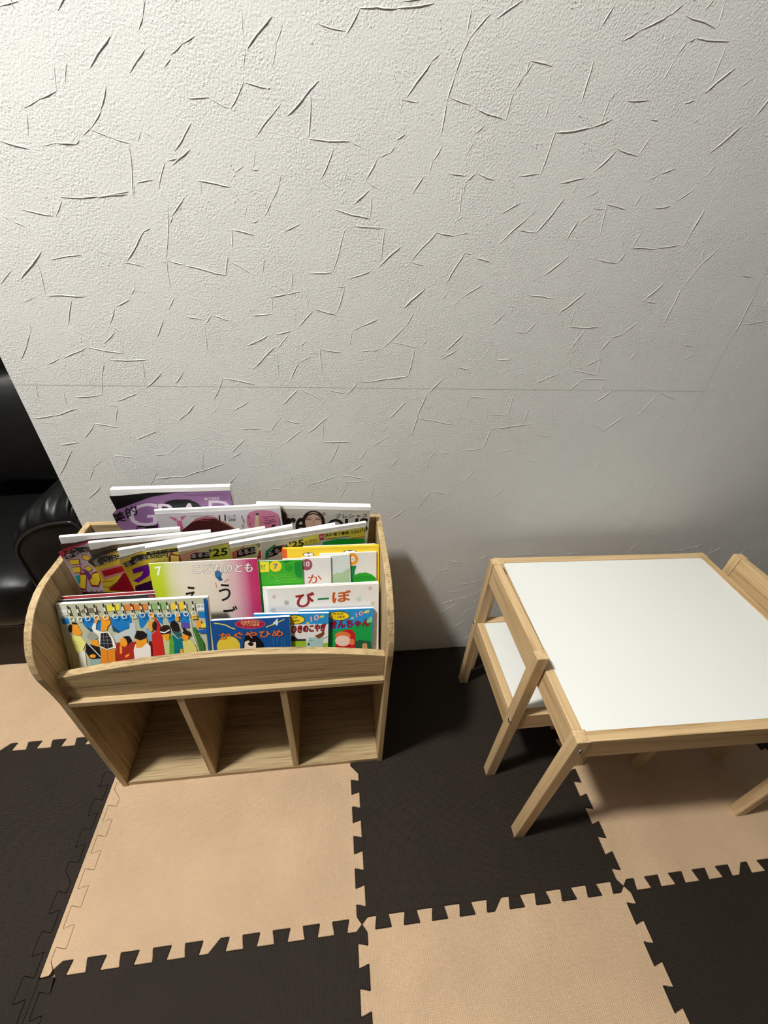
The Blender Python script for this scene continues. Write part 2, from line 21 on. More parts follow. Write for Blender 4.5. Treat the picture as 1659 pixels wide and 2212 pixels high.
{'n':'picture_book','l':'pale picture book with an orange ring and green hill,rightmost of the overlapping small ones','c':'book','g':'small picture books overlapping in the middle row','O':[0.6419,-0.2492,0.3929],'U':[1,0,0.0],'V':[0,0.3304,0.9439],'w':0.1254,'h':0.2307,'t':0.004,'e':0,'q':None,'b':(222,218,210),'p':(245,243,238),'k':False,'s':None,'r':None,'a':[('p',(232,150,40),[(84.7,215),(84.1,210.9),(82.5,207.2),(80.1,204.2),(76.9,202.1),(73.3,201.1),(69.6,201.3),(66.1,202.6),(63,205),(60.6,208.2),(59.2,212),(58.7,216.1),(59.3,220.2),(60.9,223.8),(63.4,226.8),(66.5,228.9),(70,229.9),(73.7,229.7),(77.2,228.4),(80.3,226.1),(82.7,222.9),(84.2,219.1)]),('p',(245,235,215),[(77.6,215.3),(77.3,213.4),(76.6,211.7),(75.5,210.3),(74.1,209.4),(72.4,208.9),(70.7,209),(69.1,209.6),(67.7,210.7),(66.6,212.2),(66,213.9),(65.7,215.8),(66,217.7),(66.7,219.4),(67.9,220.8),(69.3,221.7),(70.9,222.2),(72.6,222.1),(74.2,221.5),(75.6,220.4),(76.7,219),(77.4,217.2)]),('t',(120,110,130),'10',(67.9,212.4),(75.3,212.3),(68,219.1),0,None),('p',(20,120,62),[(65.5,199.7),(80.7,199.3),(76.5,184.3),(76.1,147),(64.7,147.6)]),('p',(40,155,42),[(73.9,176.2),(86.5,181.1),(101.6,182.4),(115.4,176.2),(124.6,166.8),(124.7,144.4),(73.5,147.2)]),('l',(25,110,35),1.23,[(78.8,169.1),(97.7,172.3),(114.2,168.7)])]},
{'n':'picture_book','l':'pale grey-green picture book with misty hills,second from the right of the overlapping small ones','c':'book','g':'small picture books overlapping in the middle row','O':[0.6092,-0.2532,0.3928],'U':[0.9995,0.0102,0.029],'V':[-0.0308,0.3302,0.9434],'w':0.1056,'h':0.2267,'t':0.0035,'e':0,'q':None,'b':(208,214,208),'p':(245,243,238),'k':False,'s':None,'r':None,'a':[('p',(168,192,150),[(63.8,180),(75.3,185.9),(85,183.5),(92.7,188.5),(104.3,194.4),(102.5,142.4),(61.8,145.8)])]},
{'n':'picture_book','l':'light grey picture book with a dull red ring and orange kana か,beside the green one','c':'book','g':'small picture books overlapping in the middle row','O':[0.5627,-0.2574,0.3932],'U':[1,-0.0009,-0.0026],'V':[0.0028,0.3303,0.9439],'w':0.103,'h':0.2277,'t':0.004,'e':0,'q':None,'b':(226,222,216),'p':(245,243,238),'k':False,'s':None,'r':None,'a':[('p',(155,78,88),[(63.1,212.2),(62.5,208.4),(61,205),(58.6,202.2),(55.7,200.3),(52.3,199.3),(48.9,199.5),(45.7,200.7),(42.9,202.9),(40.8,205.9),(39.6,209.4),(39.3,213.2),(39.9,217),(41.5,220.4),(43.8,223.1),(46.8,225.1),(50.1,226),(53.4,225.9),(56.6,224.7),(59.4,222.5),(61.5,219.5),(62.8,216)]),('t',(240,235,230),'10',(43.8,208.4),(56.6,208.5),(44.4,220.2),0.02,None),('t',(195,72,30),'か',(51.8,168.2),(81.6,167.9),(52,188.8),0.01,None),('l',(236,234,230),2.05,[(93,224.8),(93.2,165.9)])]},
{'n':'picture_book','l':'bright green picture book with leaf veins and a yellow disc numbered 7','c':'book','g':'small picture books overlapping in the middle row','O':[0.5129,-0.2618,0.3929],'U':[1,-0.0006,-0.0017],'V':[0.0018,0.3303,0.9439],'w':0.0917,'h':0.2284,'t':0.0035,'e':0,'q':None,'b':(62,168,42),'p':(245,243,238),'k':False,'s':None,'r':None,'a':[('p',(238,222,60),[(1.4,226.7),(22.2,226.8),(21.4,203.2),(1.3,202.6)]),('p',(242,210,52),[(48.3,215.1),(47.6,211.4),(45.8,208.1),(43.3,205.4),(40,203.6),(36.5,202.7),(32.8,202.8),(29.4,204.1),(26.4,206.2),(24.2,209.1),(22.9,212.5),(22.7,216.2),(23.4,219.8),(25.1,223.1),(27.7,225.8),(30.9,227.6),(34.4,228.5),(38.1,228.4),(41.5,227.2),(44.5,225.1),(46.7,222.2),(48,218.8)]),('t',(70,110,160),'7',(31,209.6),(39.2,210.3),(31.7,220.6),0.03,None),('t',(60,150,60),'せ',(3,209.6),(14.6,209.7),(3.3,221.2),0.01,None),('p',(25,125,50),[(49.6,227),(70.7,227.4),(56.3,221.5)]),('p',(30,135,50),[(75.1,220.7),(80,224.4),(90.1,225.2),(92.3,209.5),(90.5,183),(78.2,189),(74.1,202.4)]),('p',(40,150,40),[(71,210.4),(70.6,208.2),(69.5,206.2),(67.8,204.6),(65.8,203.5),(63.5,203),(61.2,203.1),(58.9,203.8),(57,205.1),(55.6,206.9),(54.7,208.9),(54.5,211.1),(55,213.3),(56.1,215.3),(57.7,216.9),(59.7,218),(62,218.6),(64.3,218.5),(66.6,217.7),(68.5,216.5),(69.9,214.7),(70.8,212.6)]),('l',(130,205,70),0.92,[(23.4,200.8),(37.8,187.6),(34.8,177.8)]),('l',(130,205,70),0.92,[(23.4,200.8),(14.2,186.8)]),('l',(130,205,70),0.92,[(31,192.5),(43,195.9),(66.6,194.8)]),('l',(130,205,70),0.92,[(35.4,187.7),(49.9,191.6),(72.2,188.6)]),('l',(130,205,70),0.92,[(37.4,181.6),(54.2,184.8),(77.9,182.3)]),('l',(130,205,70),0.92,[(38.2,174.9),(56.2,178),(82.4,175.4)])]},
{'n':'picture_book','l':'cream picture book numbered 7,fading from lime to magenta,with brushed black kana','c':'book','g':None,'O':[0.2994,-0.2685,0.3929],'U':[1,0.0032,0.0093],'V':[-0.0098,0.3303,0.9438],'w':0.2149,'h':0.2375,'t':0.004,'e':0,'q':None,'b':(220,210,192),'p':(245,243,238),'k':False,'s':None,'r':[(0,(185,202,40)),(0.1,(187,203,45)),(0.2,(215,210,170)),(0.3,(222,212,195)),(0.66,(220,205,190)),(0.8,(212,160,170)),(0.92,(190,60,110)),(1,(185,40,90))],'a':[('t',(245,243,238),'7',(11.9,210.5),(23.5,211.9),(10.6,229.2),0.03,None),('t',(245,242,236),'こどものとも',(82.8,210.5),(203.1,208.5),(86.6,230.8),0.012,(120,108,95)),('t',(20,20,20),'え',(57.8,137.7),(82.9,138.8),(63.6,181.3),0.012,None),('t',(20,20,20),'う',(128.9,143.7),(152.4,143.6),(132.1,183.4),0.012,None),('t',(20,20,20),'ご',(131.3,84.4),(162.5,85),(133,129.4),0.012,None),('p',(60,105,150),[(128,213.5),(135.7,215.5),(140.9,207.1),(138.8,198.7),(142.1,192.8),(135.3,190.1),(128.7,197.9),(126.4,205.1)]),('p',(40,70,110),[(131.7,202),(138.9,200.1),(139.4,193),(134.3,191.9)]),('l',(60,80,120),0.79,[(132.9,213.2),(133,219.5)]),('l',(60,80,120),0.79,[(138.6,208.6),(144.5,211.1)]),('l',(205,130,115),1.58,[(143.9,188.4),(154.6,194.9)]),('l',(205,130,115),1.58,[(126.4,188.1),(126.8,175.9)])]},
{'n':'picture_book','l':'white board book just behind the one titled びーぼ','c':'book','g':None,'O':[0.5196,-0.2733,0.3933],'U':[1,0,0.0],'V':[0,0.3304,0.9439],'w':0.249,'h':0.1757,'t':0.005,'e':0,'q':None,'b':(240,238,234),'p':(245,243,238),'k':False,'s':None,'r':None,'a':[]},
{'n':'picture_book','l':'pale board book titled びーぼ in dark red,green and orange','c':'book','g':None,'O':[0.5303,-0.2807,0.3937],'U':[1,0,0.0],'V':[0,0.3304,0.9439],'w':0.2392,'h':0.1775,'t':0.006,'e':0,'q':None,'b':(228,223,217),'p':(245,243,238),'k':True,'s':None,'r':None,'a':[('t',(145,35,32),'び',(59.3,129.6),(97.8,130.3),(59.3,163.3),0.035,None),('l',(30,115,72),4.3,[(105.6,146.7),(129.8,147.5)]),('t',(190,85,25),'ぼ',(138,136.5),(177.7,138.7),(137.2,162.5),0.035,None),('p',(208,182,178),[(16.5,158.1),(17.2,154.7),(14.1,155),(11.5,153),(10.8,156.4),(8.4,158.6),(11.1,160.5),(12.2,163.8),(14.6,161.6),(17.7,161.4)]),('p',(172,172,158),[(42.9,142.2),(44,137.5),(39.8,137.9),(36.2,135.2),(35.3,139.8),(32,142.8),(35.6,145.3),(37.1,149.8),(40.3,146.8),(44.5,146.6)]),('p',(196,208,200),[(199.4,142),(200.7,137.3),(196.3,137.6),(192.8,134.9),(191.6,139.7),(188,142.7),(191.6,145.3),(192.9,149.8),(196.4,146.7),(200.8,146.6)]),('p',(206,190,186),[(223.8,167.3),(225,163.4),(221.3,163.7),(218.4,161.4),(217.3,165.3),(214.4,167.8),(217.3,169.9),(218.4,173.7),(221.3,171.1),(225,171)]),('p',(214,196,170),[(229.5,129.9),(230.7,126),(227,126.2),(224,124),(223,128),(219.9,130.5),(223,132.7),(224,136.5),(227,133.9),(230.7,133.8)]),('p',(200,198,190),[(13.4,126),(14.5,121.3),(10.3,121.7),(6.8,119),(5.8,123.7),(2.6,126.6),(6.2,129.2),(7.7,133.7),(10.9,130.6),(15.1,130.4)])]},
{'n':'picture_book','l':'small green and blue paperback with a red hood shape and dark red title きんちゃん','c':'book','g':'small paperback picture books along the front board','O':[0.5925,-0.2917,0.3964],'U':[0.9999,-0.0056,-0.0161],'V':[0.0171,0.3303,0.9437],'w':0.1613,'h':0.1281,'t':0.0065,'e':0,'q':None,'b':(40,142,205),'p':(245,243,238),'k':False,'s':None,'r':None,'a':[('p',(22,155,72),[(58,76.9),(82.5,79.8),(107.1,79.9),(117,85.1),(141.7,95.1),(159.5,108.9),(162.1,-1.6),(56.9,5.1)]),('p',(120,200,140),[(141.7,95.1),(159.5,108.9),(160.2,94.2),(149.2,90.5)]),('p',(40,40,20),[(110.5,111.2),(109.5,107.9),(106.7,105),(102.2,102.6),(96.3,101),(89.7,100.4),(82.8,100.7),(76.3,102),(70.5,104.1),(66.1,106.9),(63.3,110.1),(62.4,113.5),(63.4,116.8),(66.2,119.7),(70.7,122),(76.4,123.6),(83,124.2),(89.8,123.9),(96.4,122.7),(102.2,120.6),(106.7,117.8),(109.5,114.6)]),('p',(245,215,45),[(108.9,111.3),(108,108.4),(105.3,105.9),(101.1,103.9),(95.7,102.6),(89.5,102.1),(83.1,102.4),(76.9,103.5),(71.6,105.3),(67.4,107.7),(64.8,110.5),(63.9,113.4),(64.9,116.2),(67.5,118.7),(71.7,120.7),(77.1,122),(83.2,122.6),(89.6,122.3),(95.7,121.2),(101.1,119.4),(105.3,117),(108,114.2)]),('t',(110,60,20),'世界名作',(65.7,114),(96.1,114),(65.8,120.2),0.02,None),('t',(110,60,20),'アニメ絵本',(68.1,106.3),(99.7,106.6),(68.2,113.2),0.02,None),('t',(240,170,190),'10',(124.9,107.1),(140.3,113.3),(122.4,116.9),0.035,(70,50,60)),('p',(225,215,90),[(140.2,116.1),(143.9,122.8),(153.7,124.4),(152.6,118.3),(143.9,115.9)]),('p',(225,215,160),[(112,106.3),(119.4,108),(118.2,103.2),(112.6,103.2)]),('t',(165,18,50),'きんちゃん',(67.2,82),(153.7,83.9),(68,100.1),0.03,(40,10,15)),('p',(195,25,35),[(81.2,70),(94.8,74.9),(105.9,77.9),(114.6,77.4),(122.1,65),(124.3,15.6),(77.1,18.5),(78.6,55.9)]),('p',(225,120,60),[(112.1,61.2),(111.4,58.2),(109.4,55.6),(106.1,53.4),(101.9,52),(97.2,51.4),(92.2,51.7),(87.5,52.8),(83.3,54.7),(80.1,57.2),(78.1,60.1),(77.4,63.1),(78.2,66.1),(80.2,68.7),(83.4,70.8),(87.6,72.2),(92.3,72.8),(97.2,72.6),(101.9,71.5),(106.1,69.6),(109.3,67.1),(111.4,64.3)]),('p',(238,205,190),[(112.2,48.3),(111.5,44.5),(109.4,41),(106.1,38.3),(101.9,36.4),(97.1,35.6),(92.2,35.9),(87.4,37.3),(83.2,39.6),(80,42.7),(78,46.4),(77.3,50.3),(78.1,54.1),(80.1,57.5),(83.4,60.2),(87.5,62),(92.3,62.9),(97.2,62.6),(101.9,61.3),(106.1,58.9),(109.4,55.8),(111.4,52.2)]),('p',(230,120,70),[(120.9,44.9),(120.7,42.5),(120.1,40.3),(119,38.5),(117.7,37.2),(116.1,36.6),(114.5,36.7),(113,37.5),(111.6,38.9),(110.6,40.8),(109.9,43.1),(109.7,45.6),(109.9,48),(110.5,50.2),(111.6,52),(112.9,53.2),(114.5,53.8),(116.1,53.7),(117.6,53),(119,51.6),(120,49.6),(120.7,47.4)]),('p',(25,90,60),[(122.2,46.3),(132.2,50),(157.5,44.3),(161.2,13.3),(122.4,15.7)]),('p',(205,150,110),[(138.6,39.6),(148.7,40.4),(151.6,13.9),(137.6,14.7)])]},
{'n':'picture_book','l':'small white and blue paperback with a grey animal on grass and dark red title ひきのこやぎ','c':'book','g':'small paperback picture books along the front board','O':[0.4967,-0.3012,0.4008],'U':[0.9989,-0.0156,-0.0446],'V':[0.0472,0.33,0.9428],'w':0.1564,'h':0.1313,'t':0.0065,'e':0,'q':None,'b':(40,142,205),'p':(245,243,238),'k':False,'s':None,'r':None,'a':[('p',(230,225,220),[(33.4,105.6),(156.5,105.4),(159.3,17.6),(31.6,21.9)]),('p',(40,40,20),[(106.6,116.8),(105.7,113.5),(103.1,110.5),(99,108.1),(93.8,106.4),(87.8,105.6),(81.6,105.7),(75.6,106.8),(70.4,108.7),(66.4,111.2),(63.9,114.3),(63,117.6),(63.9,120.8),(66.5,123.7),(70.6,126.1),(75.8,127.8),(81.7,128.6),(87.9,128.5),(93.8,127.5),(99,125.7),(103.1,123.1),(105.7,120)]),('p',(245,215,45),[(105.2,116.8),(104.3,114),(101.9,111.4),(98.1,109.3),(93.2,107.9),(87.6,107.2),(81.8,107.3),(76.2,108.2),(71.3,109.9),(67.6,112.1),(65.2,114.7),(64.4,117.5),(65.3,120.3),(67.7,122.8),(71.5,124.9),(76.3,126.4),(81.9,127.1),(87.7,127),(93.2,126.1),(98.1,124.5),(101.9,122.2),(104.3,119.6)]),('t',(110,60,20),'世界名作',(68.4,118.4),(90.6,119.3),(68.4,124.4),0.02,None),('t',(110,60,20),'アニメ絵本',(70.6,110.9),(94.7,111.8),(70.7,117),0.02,None),('t',(240,190,205),'10',(118.9,111.4),(136,116.5),(117.6,123.6),0.035,(70,50,60)),('p',(225,215,90),[(136.6,120.6),(138.9,125.9),(146.6,126.5),(146.1,121.7)]),('p',(225,215,90),[(107.6,108.9),(115.3,111.4),(114.8,106.7),(107.6,106.8)]),('t',(165,25,35),'ひきのこやぎ',(78.1,84.9),(150.2,88.8),(78.5,102.4),0.03,(50,10,15)),('p',(40,40,50),[(76.8,76.7),(82.1,77.9),(91.6,69.4),(108.3,69.6),(108.3,63.3),(77.3,62.8)]),('p',(150,185,45),[(76.1,64.2),(108.9,64.7),(109.6,33.6),(75.9,34.7)]),('p',(165,195,192),[(108.4,33.7),(109,53.5),(114.9,72.9),(144.4,72.9),(147.4,32.4)]),('p',(140,185,50),[(144.6,56.7),(156.7,59.2),(158.4,32.1),(144.9,32.5)]),('p',(120,65,40),[(126.9,76.8),(140.6,83.4),(145.4,88.9),(148.5,83.2),(144.3,75),(136,69.3)]),('l',(70,80,80),0.92,[(115.5,65.9),(124,64.3)]),('p',(18,16,16),[(116.5,56.1),(116.5,55.4),(116.2,54.7),(115.8,54.2),(115.3,53.8),(114.7,53.6),(114.1,53.7),(113.5,53.9),(113,54.3),(112.6,54.8),(112.3,55.5),(112.2,56.2),(112.3,56.9),(112.5,57.6),(112.9,58.1),(113.5,58.5),(114.1,58.7),(114.7,58.7),(115.3,58.4),(115.8,58),(116.2,57.5),(116.4,56.8)]),('l',(120,110,130),0.82,[(145.6,69.4),(155.2,74.7)])]},
{'n':'picture_book','l':'small navy paperback with a yellow moon and orange title かぐやひめ','c':'book','g':'small paperback picture books along the front board','O':[0.4146,-0.3148,0.3948],'U':[1,-0.0013,-0.0037],'V':[0.0039,0.3303,0.9439],'w':0.162,'h':0.1377,'t':0.0075,'e':0,'q':None,'b':(18,75,140),'p':(245,243,238),'k':False,'s':None,'r':None,'a':[('p',(205,70,110),[(112.1,123.8),(110.6,120.7),(106.7,118),(100.7,115.9),(93.1,114.6),(84.6,114.2),(75.7,114.8),(67.4,116.3),(60.2,118.5),(54.6,121.3),(51.3,124.5),(50.3,127.7),(51.8,130.8),(55.7,133.5),(61.6,135.5),(69.1,136.8),(77.5,137.2),(86.3,136.6),(94.6,135.2),(101.9,133),(107.5,130.2),(111,127.1)]),('p',(165,30,55),[(110.1,123.9),(108.7,121.2),(105.1,118.9),(99.5,117.2),(92.4,116.1),(84.4,115.8),(76.1,116.4),(68.3,117.7),(61.5,119.6),(56.3,122.1),(53.1,124.8),(52.2,127.6),(53.6,130.2),(57.2,132.5),(62.7,134.3),(69.7,135.3),(77.7,135.6),(85.9,135.1),(93.7,133.8),(100.6,131.9),(105.9,129.5),(109.1,126.7)]),('t',(235,190,120),'日本昔ばなし',(63.1,126.9),(101.5,127.1),(63.7,134.1),0.015,None),('t',(235,190,120),'アニメ絵本',(64.8,120.2),(99.8,119.9),(65.4,127),0.015,None),('l',(222,212,95),2.46,[(9.6,131.9),(17.8,130.8),(32.9,126.2),(41.2,119.7),(50.4,115.6)]),('l',(222,212,95),2.05,[(112.6,115.8),(122.1,119.8),(133.1,123.1),(142.6,128.5),(151.5,132.6)]),('t',(240,240,245),'4',(127.1,118.2),(138.1,119.5),(128.6,133.6),0.02,(40,45,70)),('p',(225,195,60),[(57,73.7),(55.4,66.7),(52,60.4),(47.1,55.3),(41,51.8),(34.3,50.2),(27.6,50.8),(21.3,53.3),(16,57.6),(12.1,63.3),(10,70),(9.7,77.1),(11.4,84),(14.7,90.2),(19.6,95.2),(25.6,98.6),(32.2,100.2),(38.8,99.7),(45.1,97.3),(50.4,93.1),(54.3,87.5),(56.6,80.8)]),('p',(12,12,18),[(60.7,57),(64.6,84),(69.2,98.6),(82.3,97.7),(93.5,95.6),(103.9,79.9),(109,53.3)]),('p',(238,216,190),[(66.9,83.9),(74.6,87.4),(79.2,81),(89.7,82.3),(88.2,54.9),(63.6,56.8)]),('p',(12,12,18),[(72.8,79.4),(77.7,83.1),(85.4,78.5),(82.7,73.2),(75.8,73.7)]),('t',(228,112,52),'かぐやひめ',(16.9,92.8),(146.9,91.9),(16.8,108.8),0.03,(20,15,25)),('l',(50,140,165),0.92,[(125.4,90.7),(125.7,68.7)]),('l',(50,140,165),0.92,[(133.4,90.1),(133.9,68.1)]),('l',(50,140,165),0.92,[(142.7,89.5),(143.2,67.5)]),('l',(50,140,165),0.92,[(148.5,89.1),(149,67.1)])]},
{'n':'exercise_book','l':'thin book with a dark red cover behind the black one at the left end','c':'book','g':None,'O':[0.1435,-0.299,0.3928],'U':[0.9998,0.0068,0.0195],'V':[-0.0207,0.3303,0.9437],'w':0.1731,'h':0.1969,'t':0.0035,'e':0,'q':None,'b':(150,40,48),'p':(245,243,238),'k':False,'s':None,'r':None,'a':[]},
{'n':'exercise_book','l':'thin black-covered book tucked behind the train picture book','c':'book','g':None,'O':[0.1402,-0.304,0.3928],'U':[0.9997,0.0083,0.0238],'V':[-0.0252,0.3302,0.9436],'w':0.1794,'h':0.1933,'t':0.0035,'e':0,'q':None,'b':(14,10,12),'p':(245,243,238),'k':False,'s':None,'r':None,'a':[('p',(150,25,55),[(178.1,188.1),(177.8,187.5),(177,187),(175.8,186.6),(174.4,186.4),(172.8,186.3),(171.1,186.5),(169.6,186.8),(168.3,187.2),(167.3,187.8),(166.7,188.4),(166.6,189),(166.9,189.6),(167.7,190.1),(168.8,190.5),(170.3,190.7),(171.9,190.7),(173.5,190.6),(175.1,190.3),(176.4,189.9),(177.4,189.3),(178,188.7)])]},
